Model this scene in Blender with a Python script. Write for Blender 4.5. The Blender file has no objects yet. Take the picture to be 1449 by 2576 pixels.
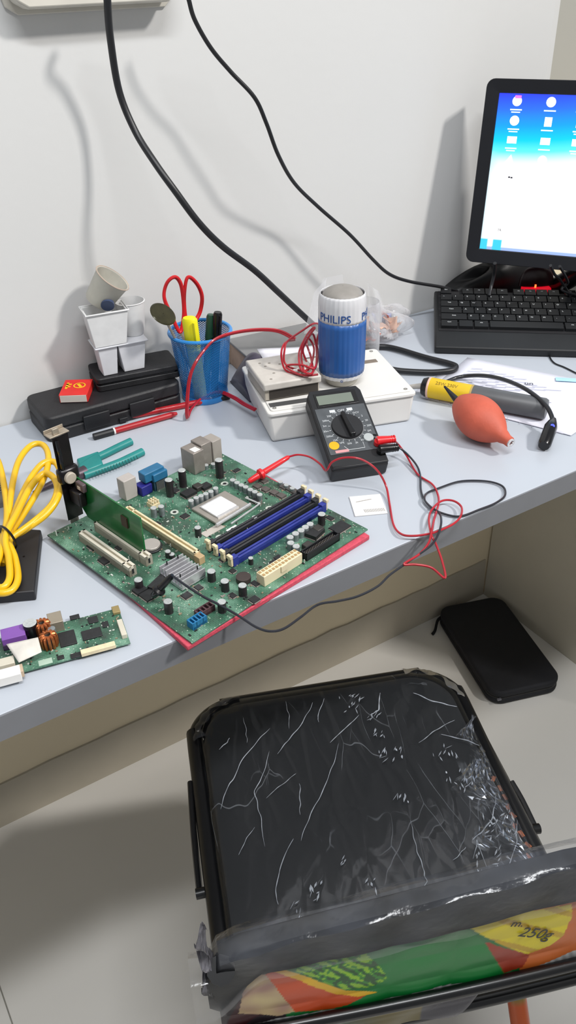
import bpy, math, random
from mathutils import Vector, Matrix, noise
random.seed(7)
PI=math.pi
scene=bpy.context.scene
COL=scene.collection
V=Vector
# ---------------------------------------------------------------- colours and materials
def lin(c):
    c=c/255.0
    return c/12.92 if c<=.04045 else ((c+.055)/1.055)**2.4
def rgb(h):
    if isinstance(h,str):
        return (lin(int(h[0:2],16)),lin(int(h[2:4],16)),lin(int(h[4:6],16)),1)
    return tuple(h)+(1,) if len(h)==3 else h
MATS={}
def mat(name,col,rough=.5,metal=0,var=.08,vs=40,bump=0,bs=200,coat=0,emit=0,alpha=1,trans=0,spec=.5,detail=4):
    if name in MATS: return MATS[name]
    m=bpy.data.materials.new(name); m.use_nodes=True; nt=m.node_tree; N=nt.nodes; L=nt.links
    b=N['Principled BSDF']; c=rgb(col)
    tc=N.new('ShaderNodeTexCoord')
    nz=N.new('ShaderNodeTexNoise'); nz.inputs['Scale'].default_value=vs; nz.inputs['Detail'].default_value=detail
    L.new(tc.outputs['Object'],nz.inputs['Vector'])
    cr=N.new('ShaderNodeValToRGB')
    cr.color_ramp.elements[0].position=.3; cr.color_ramp.elements[1].position=.7
    cr.color_ramp.elements[0].color=(c[0]*(1-var),c[1]*(1-var),c[2]*(1-var),1)
    cr.color_ramp.elements[1].color=(min(1,c[0]*(1+var)),min(1,c[1]*(1+var)),min(1,c[2]*(1+var)),1)
    L.new(nz.outputs['Fac'],cr.inputs['Fac']); L.new(cr.outputs['Color'],b.inputs['Base Color'])
    b.inputs['Roughness'].default_value=rough; b.inputs['Metallic'].default_value=metal
    b.inputs['Specular IOR Level'].default_value=spec
    if coat: b.inputs['Coat Weight'].default_value=coat; b.inputs['Coat Roughness'].default_value=.1
    if emit:
        b.inputs['Emission Strength'].default_value=emit; b.inputs['Emission Color'].default_value=c
    if alpha<1: b.inputs['Alpha'].default_value=alpha
    if trans: b.inputs['Transmission Weight'].default_value=trans
    if bump:
        n2=N.new('ShaderNodeTexNoise'); n2.inputs['Scale'].default_value=bs; n2.inputs['Detail'].default_value=3
        L.new(tc.outputs['Object'],n2.inputs['Vector'])
        bp=N.new('ShaderNodeBump'); bp.inputs['Strength'].default_value=bump; bp.inputs['Distance'].default_value=.001
        L.new(n2.outputs['Fac'],bp.inputs['Height']); L.new(bp.outputs['Normal'],b.inputs['Normal'])
    MATS[name]=m; return m
def attr_mat(name,rough=.3,emit=0,coat=0,bump=0):
    m=bpy.data.materials.new(name); m.use_nodes=True; N=m.node_tree.nodes; L=m.node_tree.links
    b=N['Principled BSDF']; a=N.new('ShaderNodeAttribute'); a.attribute_name='Col'
    L.new(a.outputs['Color'],b.inputs['Base Color']); b.inputs['Roughness'].default_value=rough
    if coat: b.inputs['Coat Weight'].default_value=coat; b.inputs['Coat Roughness'].default_value=.12
    if emit:
        L.new(a.outputs['Color'],b.inputs['Emission Color']); b.inputs['Emission Strength'].default_value=emit
        b.inputs['Base Color'].default_value=(0,0,0,1); L.remove(b.inputs['Base Color'].links[0])
    if bump:
        tc=N.new('ShaderNodeTexCoord'); n2=N.new('ShaderNodeTexNoise'); n2.inputs['Scale'].default_value=25; n2.inputs['Detail'].default_value=5
        L.new(tc.outputs['Object'],n2.inputs['Vector']); bp=N.new('ShaderNodeBump'); bp.inputs['Strength'].default_value=bump; bp.inputs['Distance'].default_value=.004
        L.new(n2.outputs['Fac'],bp.inputs['Height']); L.new(bp.outputs['Normal'],b.inputs['Normal'])
    return m
# ---------------------------------------------------------------- mesh builder
def smooth_path(pts,n=8,closed=False):
    P=[V(p) for p in pts]; out=[]; k=len(P)
    rng=range(k if closed else k-1)
    for i in rng:
        if closed: a,b,c,d=P[(i-1)%k],P[i],P[(i+1)%k],P[(i+2)%k]
        else: a,b,c,d=P[max(i-1,0)],P[i],P[i+1],P[min(i+2,k-1)]
        for j in range(n):
            t=j/n
            out.append(.5*((2*b)+(-a+c)*t+(2*a-5*b+4*c-d)*t*t+(-a+3*b-3*c+d)*t**3))
    if not closed: out.append(P[-1])
    return out
class MB:
    def __init__(s): s.v=[]; s.f=[]; s.m=[]; s.mi=0; s.X=Matrix()
    def add(s,vs,fs):
        o=len(s.v); s.v+= [s.X@V(v) for v in vs]; s.f+=[tuple(o+i for i in f) for f in fs]; s.m+=[s.mi]*len(fs); return s
    def box(s,c,d,rz=0,R=None,taper=1):
        x,y,z=d[0]/2,d[1]/2,d[2]/2; t=taper
        vs=[(-x*t,-y*t,-z),(x*t,-y*t,-z),(x*t,y*t,-z),(-x*t,y*t,-z),(-x,-y,z),(x,-y,z),(x,y,z),(-x,y,z)]
        M=Matrix.Translation(c)@(R if R else Matrix.Rotation(rz,4,'Z'))
        return s.add([M@V(v) for v in vs],[(0,3,2,1),(4,5,6,7),(0,1,5,4),(1,2,6,5),(2,3,7,6),(3,0,4,7)])
    def bb(s,x0,x1,y0,y1,z0,z1): return s.box(((x0+x1)/2,(y0+y1)/2,(z0+z1)/2),(abs(x1-x0),abs(y1-y0),abs(z1-z0)))
    def cyl(s,p0,p1,r0,r1=None,seg=16,cap=True):
        r1=r0 if r1 is None else r1
        p0,p1=V(p0),V(p1); d=(p1-p0).normalized(); a=d.orthogonal().normalized(); b=d.cross(a)
        vs=[p0+(a*math.cos(2*PI*i/seg)+b*math.sin(2*PI*i/seg))*r0 for i in range(seg)]+[p1+(a*math.cos(2*PI*i/seg)+b*math.sin(2*PI*i/seg))*r1 for i in range(seg)]
        fs=[(i,(i+1)%seg,seg+(i+1)%seg,seg+i) for i in range(seg)]
        if cap: fs+=[tuple(range(seg-1,-1,-1)),tuple(range(seg,2*seg))]
        return s.add(vs,fs)
    def tube(s,path,r,seg=8,closed=False,n=8,sm=True,flat=1,rf=None):
        P=smooth_path(path,n,closed) if sm else [V(p) for p in path]
        k=len(P); vs=[]; fs=[]
        t=(P[1]-P[0]).normalized(); a=t.orthogonal().normalized()
        for i in range(k):
            if closed: t=(P[(i+1)%k]-P[i-1]).normalized()
            else: t=(P[min(i+1,k-1)]-P[max(i-1,0)]).normalized()
            a=(a-t*a.dot(t)).normalized(); b=t.cross(a); rr=rf(i/(k-1)) if rf else r
            vs+=[P[i]+a*math.cos(2*PI*j/seg)*rr+b*math.sin(2*PI*j/seg)*rr*flat for j in range(seg)]
        for i in range(k if closed else k-1):
            o=i*seg; q=((i+1)%k)*seg
            fs+=[(o+j,o+(j+1)%seg,q+(j+1)%seg,q+j) for j in range(seg)]
        if not closed: fs+=[tuple(range(seg-1,-1,-1)),tuple((k-1)*seg+j for j in range(seg))]
        return s.add(vs,fs)
    def lathe(s,prof,c=(0,0,0),seg=32,axis=None,sx=1,cap=True):
        c=V(c)
        if axis is None: d,a,b=V((0,0,1)),V((1,0,0)),V((0,1,0))
        else:
            d=V(axis).normalized(); a=d.orthogonal().normalized(); b=d.cross(a)
        vs=[]
        for r,z in prof: vs+=[c+d*z+(a*math.cos(2*PI*j/seg)*sx+b*math.sin(2*PI*j/seg))*r for j in range(seg)]
        fs=[]
        for i in range(len(prof)-1):
            o=i*seg;q=o+seg
            fs+=[(o+j,o+(j+1)%seg,q+(j+1)%seg,q+j) for j in range(seg)]
        if cap: fs+=[tuple(range(seg-1,-1,-1)),tuple((len(prof)-1)*seg+j for j in range(seg))]
        return s.add(vs,fs)
    def prism(s,poly,z0,z1,ax='z'):
        n=len(poly)
        A=sum(poly[i][0]*poly[(i+1)%n][1]-poly[(i+1)%n][0]*poly[i][1] for i in range(n))
        if A<0: poly=poly[::-1]
        g={'z':lambda p,h:(p[0],p[1],h),'y':lambda p,h:(p[0],h,p[1]),'x':lambda p,h:(h,p[0],p[1])}[ax]
        vs=[g(p,z0) for p in poly]+[g(p,z1) for p in poly]
        return s.add(vs,[tuple(range(n-1,-1,-1)),tuple(range(n,2*n))]+[(i,(i+1)%n,n+(i+1)%n,n+i) for i in range(n)])
    def grid(s,fn,nu,nv):
        vs=[fn(i/nu,j/nv) for j in range(nv+1) for i in range(nu+1)]
        fs=[(j*(nu+1)+i,j*(nu+1)+i+1,(j+1)*(nu+1)+i+1,(j+1)*(nu+1)+i) for j in range(nv) for i in range(nu)]
        return s.add(vs,fs)
    def build(s,name,mats,parent=None,smooth=None,bevel=0,seg=2,solid=0,colfn=None,subd=0):
        if not isinstance(mats,(list,tuple)): mats=[mats]
        xs=[v.x for v in s.v]; ys=[v.y for v in s.v]; zs=[v.z for v in s.v]
        o=V(((min(xs)+max(xs))/2,(min(ys)+max(ys))/2,min(zs)))
        me=bpy.data.meshes.new(name); me.from_pydata([v-o for v in s.v],[],s.f)
        for m in mats: me.materials.append(m)
        for p,i in zip(me.polygons,s.m): p.material_index=i
        if colfn:
            ca=me.color_attributes.new('Col','FLOAT_COLOR','POINT')
            for i,v in enumerate(s.v): ca.data[i].color=rgb(colfn(i,v))
        me.update()
        ob=bpy.data.objects.new(name,me); COL.objects.link(ob); ob.location=o
        if parent: ob.parent=parent
        if smooth is None: smooth=True
        if smooth:
            me.shade_smooth()
            me.set_sharp_from_angle(angle=math.radians(38))
        if solid:
            md=ob.modifiers.new('solid','SOLIDIFY'); md.thickness=solid; md.offset=0
        if bevel:
            md=ob.modifiers.new('bevel','BEVEL'); md.width=bevel; md.segments=seg; md.limit_method='ANGLE'; md.angle_limit=math.radians(40)
            md.harden_normals=False
        if subd:
            md=ob.modifiers.new('sub','SUBSURF'); md.levels=subd; md.render_levels=subd
        return ob
def thing(name,label,cat,loc=(0,0,0),rz=0,group=None,M=None):
    o=bpy.data.objects.new(name,None); COL.objects.link(o); o.empty_display_size=.02
    if M is not None: o.matrix_world=M
    else: o.location=loc; o.rotation_euler=(0,0,rz)
    return tag(o,label,cat,group)
def tag(o,label,cat,group=None,kind=None):
    o['label']=label; o['category']=cat
    if group: o['group']=group
    if kind: o['kind']=kind
    return o
def struct(o,label=None,cat=None):
    o['kind']='structure'
    if label: o['label']=label
    if cat: o['category']=cat
    return o
def copy_tree(o,parent=None):
    c=o.copy(); COL.objects.link(c); c.parent=parent
    for ch in list(o.children): copy_tree(ch,c)
    return c
def text_geo(string,size,extr=.0002):
    cu=bpy.data.curves.new('txt','FONT'); cu.body=string; cu.size=size; cu.extrude=extr; cu.align_x='CENTER'; cu.align_y='CENTER'; cu.resolution_u=3
    ob=bpy.data.objects.new('txt',cu); COL.objects.link(ob)
    bpy.context.view_layer.update()
    dg=bpy.context.evaluated_depsgraph_get(); me=bpy.data.meshes.new_from_object(ob.evaluated_get(dg))
    vs=[v.co.copy() for v in me.vertices]; fs=[tuple(p.vertices) for p in me.polygons]
    bpy.data.objects.remove(ob); bpy.data.curves.remove(cu); bpy.data.meshes.remove(me)
    return vs,fs
def inpoly(x,y,P):
    c=False; n=len(P); j=n-1
    for i in range(n):
        xi,yi=P[i]; xj,yj=P[j]
        if (yi>y)!=(yj>y) and x<(xj-xi)*(y-yi)/(yj-yi)+xi: c=not c
        j=i
    return c
# ---------------------------------------------------------------- palette
BLACK=mat('black_plastic','17181c',.5,var=.15)
BLACKM=mat('black_matte','121216',.75,var=.15,bump=.2,bs=600)
BLACKG=mat('black_gloss','0c0c10',.25,var=.1)
RUB=mat('black_rubber','15161a',.42,var=.1)
WHITEP=mat('white_plastic','e4e2de',.45,var=.03)
CREAM=mat('cream_plastic','d9cba8',.5,var=.1,vs=200)
STEEL=mat('dull_steel','a39b94',.45,metal=.45,var=.15,vs=120)
SILVER=mat('silver_metal','d8d8da',.3,metal=.6,var=.1,vs=300)
CAPTOP=mat('capacitor_top','b9bdbd',.35,metal=.3,var=.15,vs=500)
CAPDARK=mat('capacitor_sleeve','2a2428',.4,var=.2,vs=300)
CAPSIL=mat('capacitor_can','8e9699',.35,metal=.5,var=.15,vs=300)
CHIP=mat('chip_black','1f2022',.55,var=.2,vs=300)
RED=mat('red_plastic','c8171f',.4,var=.1)
REDW=mat('red_wire','a81827',.38,var=.15,coat=.3)
BLUE=mat('slot_blue','263285',.45,var=.15,vs=100)
GOLD=mat('gold_contact','c9a85a',.35,metal=.7,var=.1)

# ================================================================ THE ROOM
WALL=mat('wall_paint','cccccb',.85,var=.012,vs=3,bump=.15,bs=90)
WALLD=mat('recess_shade','a9a9a4',.85,var=.02,vs=4)  # shade of the unlit recess put into a darker wall colour
m=MB(); m.prism([(-2.2,0),(.965,0),(.982,.006),(.99,.02),(.99,.9),(-2.2,.9)],.7225,3.0)
struct(m.build('wall_back',WALL,smooth=False),'white painted wall behind the desk','wall')
m=MB(); m.bb(-2.2,3.2,0,.9,0,.7222); struct(m.build('wall_back',mat('lower_wall','ddcfb2',.8,var=.02,vs=4)),'lower wall under the desk with warm floor bounce put into its beige','wall')  # beige stands in for warm light bounced off the floor
m=MB(); m.bb(.99,3.2,.62,.7,.7225,3.0); struct(m.build('wall_right',WALLD),'wall set back beyond the corner with shade put into its grey','wall')
FLOOR=mat('floor_tile','dddad4',.35,var=.03,vs=2.5,spec=.4)
m=MB(); m.bb(-2.2,3.2,-2.4,.9,-.04,0); struct(m.build('floor',FLOOR),'glossy off-white tiled floor','floor')
m=MB(); m.mi=0
m.bb(-.2445,-.2425,-2.4,0,0,.0004)
struct(m.build('trim_1',mat('grout','8b8880',.8)),'thin grey tile joint on the floor','joint')
SK=mat('skirting','b0a898',.6,var=.06,vs=8)
m=MB(); n=60; top=[(-1.6+2.58*i/n,.1035+random.uniform(-.0025,.0025)) for i in range(n+1)]
m.prism([(-1.6,0),(.986,0)]+top[::-1],-.004,0,'y')
struct(m.build('baseboard_back',SK,smooth=False),'beige skirting tiles along the foot of the wall','skirting')

m=MB(); m.bb(.25,3.2,-1.75,-1.68,0,2.12); struct(m.build('light_blocker',WALL),'added partition out of view that blocks the key light','wall')  # unseen partition, added to keep the key light off the floor
# ---------------------------------------------------------------- desk
DT=mat('desk_laminate','b2b8c1',.38,var=.012,vs=6,spec=.4)
DE=mat('desk_edge','74767b',.45,var=.02)
DP=mat('desk_panel','c6c0b0',.5,var=.03,vs=12)
desk=thing('desk','long white laminate desk along the back wall with a side panel','desk',(.2,-.25,0))
m=MB(); m.bb(-1.2,1.2,-.2635,.247,.7225,.75); m.build('tabletop',DT,desk,bevel=.0012)
m=MB(); m.bb(-1.2,1.2,-.2655,-.2636,.7225,.7497); m.build('edge_band',DE,desk)
m=MB(); m.bb(.787,.805,-.24,.246,0,.7222); m.build('side_panel',DP,desk,bevel=.001)
m=MB(); m.cyl((.787,.135,.40),(.786,.135,.40),.004,seg=14); m.build('screw',mat('screw_rust','6e4136',.5,metal=.4),desk)

# ---------------------------------------------------------------- wall box
wb=thing('wall_box','pale wall-mounted plastic box with rounded corners above the cables','box',(.2065,0,1.2205))
m=MB(); m.prism([(-.104,.03),(-.098,.008),(-.085,0),(.092,0),(.101,.008),(.104,.02),(.104,.2),(-.104,.2)],-.004,0,'y')
m.build('back_plate',mat('box_plastic','c9c5bb',.6,var=.04),wb,bevel=.001)
m=MB(); m.prism([(-.098,.032),(-.092,.013),(-.08,.006),(.086,.006),(.094,.014),(.098,.026),(.098,.19),(-.098,.19)],-.03,-.0042,'y')
m.build('cover',mat('box_plastic','c9c5bb'),wb,bevel=.003)

# ---------------------------------------------------------------- hanging cables
def cable(name,path,r,mt,label,cat='cable',n=8,seg=10):
    m=MB(); m.tube(path,r,seg,n=n); return tag(m.build(name,mt),label,cat)
cable('power_cable',[(.205,-.062,1.245),(0.2000,-0.0700,1.2333),(0.2041,-0.0550,1.1951),(0.2106,-0.0460,1.1420),(0.2188,-0.0600,1.1006),(0.2275,-0.0880,1.0687),(0.2405,-0.1080,1.0392),(0.2636,-0.1180,1.0006),(0.2931,-0.1200,0.9670),(0.3403,-0.1150,0.9264),(0.3789,-0.1100,0.8876),(0.4272,-0.1100,0.8372),
   (.455,-.112,.81),(.50,-.112,.775),(0.5409,-0.0829,0.7570),(0.5746,-0.0948,0.7555),(0.5889,-0.1164,0.7555),(0.6034,-0.1655,0.7555),(0.6181,-0.2027,0.7555),(0.6186,-0.2170,0.7555),(0.6059,-0.2235,0.7555),(0.5833,-0.2161,0.7555),(0.5643,-0.2027,0.7555),(0.5425,-0.1836,0.7560),(0.5327,-0.1725,0.7570)],.0042,RUB,
   'thick black cable hanging down the wall and looping beside the white enclosure')
cable('power_cable',[(0.2949,-0.0700,1.2346),(0.2969,-0.0700,1.2292),(0.3025,-0.0700,1.2097),(0.3206,-0.0700,1.1807),(0.3453,-0.0700,1.1540),(0.3728,-0.0770,1.1243),(0.3899,-0.0750,1.0932),(0.4093,-0.0700,1.0526),(0.4408,-0.0580,1.0117),(0.4852,-0.0500,0.9721),(0.5357,-0.0580,0.9266),(0.5799,-0.0600,0.8811),(0.6119,-0.0600,0.8536),(0.6571,-0.0550,0.8319),(0.7304,-0.0500,0.8066),(0.7717,-0.0450,0.7892)],.0026,RUB,
   'thin black cable hanging down the wall to behind the keyboard')

# ================================================================ BACK LEFT OF THE DESK
CASE=mat('case_black','1b1b1e',.55,var=.2,vs=60,bump=.3,bs=500)
dc=thing('tool_case','long black hard plastic tool case lying against the wall','case',(.1358,-.047,.75))
def rounded(x,y,r,k=5):
    out=[]
    for cx,cy,a0 in((x-r,y-r,0),(-x+r,y-r,PI/2),(-x+r,-y+r,PI),(x-r,-y+r,3*PI/2)):
        out+=[(cx+r*math.cos(a0+PI/2*i/k),cy+r*math.sin(a0+PI/2*i/k)) for i in range(k+1)]
    return out
m=MB(); m.prism(rounded(.0965,.042,.012),0,.017); m.build('case_base',CASE,dc,bevel=.002)
m=MB(); m.prism(rounded(.0965,.042,.012),.0178,.036); m.build('case_lid',CASE,dc,bevel=.003)
m=MB(); m.prism(rounded(.0955,.041,.012),.0165,.018); m.build('seam',BLACKG,dc)
for x in(-.03,.035):
    m=MB(); m.bb(x-.018,x+.018,-.0455,-.0415,.006,.026); m.build('latch',BLACK,dc,bevel=.001)
m=MB(); m.bb(.0,.012,-.046,-.0415,.003,.009); m.build('hinge_tab',BLACK,dc,bevel=.0008)
sc=thing('small_case','small black flat case lying on the long tool case','case',(.1867,-.0365,.7862),-.1624)
m=MB(); m.prism(rounded(.058,.029,.006),0,.0085); m.build('case_base',CASE,sc,bevel=.001)
m=MB(); m.prism(rounded(.0555,.027,.006),.0085,.0105); m.build('seam',BLACKG,sc)
m=MB(); m.prism(rounded(.058,.029,.006),.0105,.0187); m.build('case_lid',CASE,sc,bevel=.0015)

mb_=thing('matchbox','red and yellow matchbox with a white tray on the tool case','matchbox',(.0995,-.0445,.7862),-.6368+.1)
m=MB(); m.bb(-.0185,.0185,-.0235,.0235,.0002,.0112); m.build('sleeve',mat('match_red','d22a26',.5,var=.08),mb_,bevel=.0004)
m=MB(); m.bb(-.0172,.0172,-.0243,-.02355,.001,.0104); m.build('inner_tray',mat('match_white','cfc8c0',.7),mb_)
YL=mat('match_yellow','e6b41c',.5)
m=MB(); m.lathe([(.0065,.0113),(.0082,.0113),(.0082,.0117),(.0065,.0117)],(.004,.004,0),24,cap=False); m.box((.004,.004,.0115),(.004,.010,.0005),.5); m.build('emblem',YL,mb_)
m=MB(); m.box((-.0125,.004,.0115),(.003,.018,.0005)); m.box((-.0105,.008,.0115),(.007,.003,.0005)); m.box((-.0105,.001,.0115),(.006,.0025,.0005)); m.build('lettering',YL,mb_)

# white trays
TR=mat('frosted_white','dcdde2',.45,var=.05,vs=60,trans=.12)
TR2=mat('frosted_grey','e6e6e6',.4,var=.05,vs=60,trans=.12)
def tub(mb,cx,cy,z0,w,d,h,t=.72,wall=.0015,rz=0):
    # open tapered tub
    M=Matrix.Translation((cx,cy,z0))@Matrix.Rotation(rz,4,'Z')
    def ring(sc,z,off=0):
        return [M@V((x,y,z)) for x,y in [(-w/2*sc+off,-d/2*sc+off),(w/2*sc-off,-d/2*sc+off),(w/2*sc-off,d/2*sc-off),(-w/2*sc+off,d/2*sc-off)]]
    vs=ring(t,0)+ring(1,h)+ring(1,h,wall)+ring(t,wall,wall)
    fs=[(3,2,1,0)]
    for a in(0,4,8): fs+=[(a+i,a+(i+1)%4,a+4+(i+1)%4,a+4+i) for i in range(4)]
    fs+=[(12,13,14,15)]
    mb.add(vs,fs)
def place(name,label,cat,p,rz=0,group=None): return thing(name,label,cat,p,rz,group)
dt=place('divided_tray','white plastic tray with two tapered cells standing on the small case','tray',(.165,-.042,.805),-.12)
for nm,cx,w in(('cell',-.0165,.026),('cell',.0165,.038)):
    m=MB(); tub(m,cx,0,.0002,w,.034,.042,.74); m.build(nm,TR,dt,bevel=.0008)
m=MB()
m.prism([(-.0335,-.0195),(.0385,-.0195),(.0385,.0195),(-.0335,.0195)],.0405,.0425); m.build('rim',TR,dt,bevel=.0008)
tt=place('plastic_tub','white tapered plastic tub stacked on the left of the divided tray','tub',(.1535,-.045,.8477),-.15)
m=MB(); tub(m,0,0,.0002,.054,.036,.046,.78); m.build('tub_body',TR2,tt,bevel=.001)
m=MB(); m.tube([(-.028,-.019,.0465),(.028,-.019,.0465),(.028,.019,.0465),(-.028,.019,.0465)],.0013,6,True,sm=False); m.build('tub_rim',TR2,tt)
t2=place('plastic_tub','white rounded plastic tub stacked on the right of the divided tray','tub',(.194,-.035,.8477),-.15)
m=MB(); m.lathe([(.0005,0),(.0135,.0),(.0155,.004),(.019,.044),(.0200,.045),(.0185,.0455),(.0145,.004),(.0005,.003)],(0,0,.0002),28,cap=False); m.build('tub_body',TR2,t2)
CUPM=mat('cloudy_cup','d6d3c8',.35,var=.06,vs=80,trans=.35)
tc=thing('plastic_cup','cloudy plastic cup tipped over on top of the white tubs with a blue disc inside','cup',M=Matrix.Translation((.160,-.042,.9165))@Matrix.Rotation(-.15,4,'Z')@Matrix.Rotation(.62,4,'Y')@Matrix.Rotation(.25,4,'X'))
m=MB(); m.lathe([(.0005,-.02),(.0165,-.02),(.018,-.017),(.0225,.018),(.0235,.019),(.0235,.0205),(.0215,.019),(.017,-.0165),(.0005,-.0185)],(0,0,0),32,cap=False); m.build('cup_wall',CUPM,tc)
m=MB(); m.tube([(.0232*math.cos(i*PI/8),.0232*math.sin(i*PI/8),.0195) for i in range(16)],.0009,6,True,n=2); m.build('cup_rim',mat('cup_rim','b7a596',.5),tc)
m=MB(); m.cyl((.006,-.021,-.009),(.006,-.0165,-.008),.0085,seg=20); m.build('blue_disc',mat('dark_blue_disc','3a4663',.5),tc)

# ---------------------------------------------------------------- pen cup
cx,cy=.272,-.078
pc=thing('pen_cup','blue metal mesh pen cup holding scissors and markers','pen cup',(cx,cy,.75))
MESHM=bpy.data.materials.new('blue_mesh'); MESHM.use_nodes=True
N=MESHM.node_tree.nodes; L=MESHM.node_tree.links; b=N['Principled BSDF']
b.inputs['Base Color'].default_value=rgb('1c74bd'); b.inputs['Roughness'].default_value=.35; b.inputs['Metallic'].default_value=.2
uvn=N.new('ShaderNodeAttribute'); uvn.attribute_name='Col'
sx=N.new('ShaderNodeSeparateColor'); L.new(uvn.outputs['Color'],sx.inputs[0])
def mth(op,a,bv,nt=MESHM.node_tree):
    n=nt.nodes.new('ShaderNodeMath'); n.operation=op
    for k,x in enumerate((a,bv)):
        if x is None: continue
        if isinstance(x,(int,float)): n.inputs[k].default_value=x
        else: nt.links.new(x,n.inputs[k])
    return n.outputs[0]
u1=mth('MULTIPLY',sx.outputs[0],200.); v1=mth('MULTIPLY',sx.outputs[1],110.)
s1=mth('ABSOLUTE',mth('SINE',mth('ADD',u1,v1),None),None); s2=mth('ABSOLUTE',mth('SINE',mth('SUBTRACT',u1,v1),None),None)
hole=mth('GREATER_THAN',mth('MINIMUM',s1,s2),.62)
al=mth('SUBTRACT',1.,hole); L.new(al,b.inputs['Alpha'])
BL=mat('blue_enamel','2a86cf',.3,var=.06,coat=.3)
m=MB(); seg=96
for k in range(13):
    t=k/12; r=.0315+.010*t; z=.006+.089*t
    m.v+=[V((r*math.cos(2*PI*j/seg),r*math.sin(2*PI*j/seg),z)) for j in range(seg+1)]
for k in range(12):
    for j in range(seg): m.f.append((k*(seg+1)+j,k*(seg+1)+j+1,(k+1)*(seg+1)+j+1,(k+1)*(seg+1)+j)); m.m.append(0)
m.build('mesh_wall',MESHM,pc,colfn=lambda i,v:((i%(seg+1))/seg,(i//(seg+1))/12,0))
m=MB(); m.tube([(.0418*math.cos(2*PI*j/32),.0418*math.sin(2*PI*j/32),.0965) for j in range(32)],.0026,8,True,n=2); m.build('rim',BL,pc)
m=MB(); m.lathe([(.001,0),(.032,0),(.033,.002),(.0325,.008),(.0312,.008),(.031,.0025),(.001,.0025)],(0,0,.0002),48,cap=False); m.build('base',BL,pc)
# scissors in the cup
sc_=thing('scissors','red-handled scissors standing upside down in the blue pen cup','scissors',(cx,cy,.76))
def wl(px,py,Y,o): 
    return None
sl=[V(p)-V((cx,cy,.76)) for p in [(0.2479,-0.0650,0.8466),(0.2400,-0.0600,0.8721),(0.2328,-0.0600,0.8966),(0.2389,-0.0600,0.9146),(0.2511,-0.0600,0.9202),(0.2586,-0.0600,0.9091),(0.2602,-0.0600,0.8843),(0.2571,-0.0620,0.8633)]]
sr=[V(p)-V((cx,cy,.76)) for p in [(0.2618,-0.0650,0.8416),(0.2609,-0.0600,0.8674),(0.2625,-0.0600,0.8947),(0.2693,-0.0600,0.9161),(0.2814,-0.0600,0.9061),(0.2881,-0.0600,0.8867),(0.2831,-0.0600,0.8653),(0.2704,-0.0620,0.8518)]]
m=MB(); m.tube(sl,.003,8,True,flat=.8); m.build('handle_loop',RED,sc_)
m=MB(); m.tube(sr,.003,8,True,flat=.8); m.build('handle_loop',RED,sc_)
a1=sl[0]; b1=sr[0]
m=MB(); m.tube([a1,(a1+b1)/2+V((.0,.0,-.012)),V((.004,.004,-.0)) ],.0035,6,n=4,flat=.5); m.build('blade',STEEL,sc_)
m=MB(); m.tube([b1,(a1+b1)/2+V((.002,.002,-.012)),V((-.004,.004,-.0))],.0035,6,n=4,flat=.5); m.build('blade',STEEL,sc_)
# dental mirror style disc
dm=thing('inspection_mirror','round dark olive mirror on a thin rod leaning out of the pen cup','mirror',(cx,cy,.765))
p=V((0.2157,-0.0900,0.8867))-V((cx,cy,.765)); ax=V((.25,-.55,.75)).normalized()
m=MB(); m.lathe([(.0005,-.0012),(.0165,-.0012),(.018,0),(.0165,.0012),(.0005,.0012)],p,32,axis=ax,cap=False); m.build('disc',mat('olive_glass','35331f',.25,metal=.3,var=.3,vs=60),dm)
m=MB(); m.cyl(p-ax*.001,V((-.01,.0,.01)),.0018,seg=8); m.build('rod',STEEL,dm)
# highlighter + markers
def pen(name,label,base,tip,r,mb,mc,capl,clip=True,flat=1):
    base,tip=V(base),V(tip); t=thing(name,label,'marker',base)
    d=tip-base; Lh=d.length; d.normalize()
    m=MB(); m.lathe([(r*.85,0),(r*.9,.002),(r*.9,Lh-capl)],(0,0,0),20,axis=d,sx=flat); m.build('barrel',mb,t)
    m=MB(); m.lathe([(r*.97,Lh-capl),(r,Lh-capl+.001),(r,Lh-.003),(r*.8,Lh)],(0,0,0),20,axis=d,sx=flat); m.build('cap',mc,t,bevel=0)
    if clip:
        q=d*(Lh-capl*.5)+V((0,-r*1.05,0)); m=MB(); m.box(q,(.003,.0015,capl*.8),R=d.to_track_quat('Z','Y').to_matrix().to_4x4()); m.build('clip',mc,t)
    return t
YEL=mat('highlighter_yellow','e8df18',.4,var=.05)
pen('highlighter','fluorescent yellow highlighter in the front of the pen cup','marker' and (cx-.014,cy-.014,.756),(0.2500,-0.0950,0.8758),.0105,YEL,YEL,.042,flat=.75)
pen('marker_pen','dark green marker standing in the pen cup beside the black one',(cx+.004,cy+.006,.756),(0.2923,-0.0750,0.8645),.0062,mat('dark_green','1d4a36',.4),mat('dark_green','1d4a36'),.034)
pen('marker_pen','black marker standing at the right of the pen cup',(cx+.014,cy-.002,.756),(0.2977,-0.0850,0.8698),.0062,BLACK,BLACKG,.034)

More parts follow.
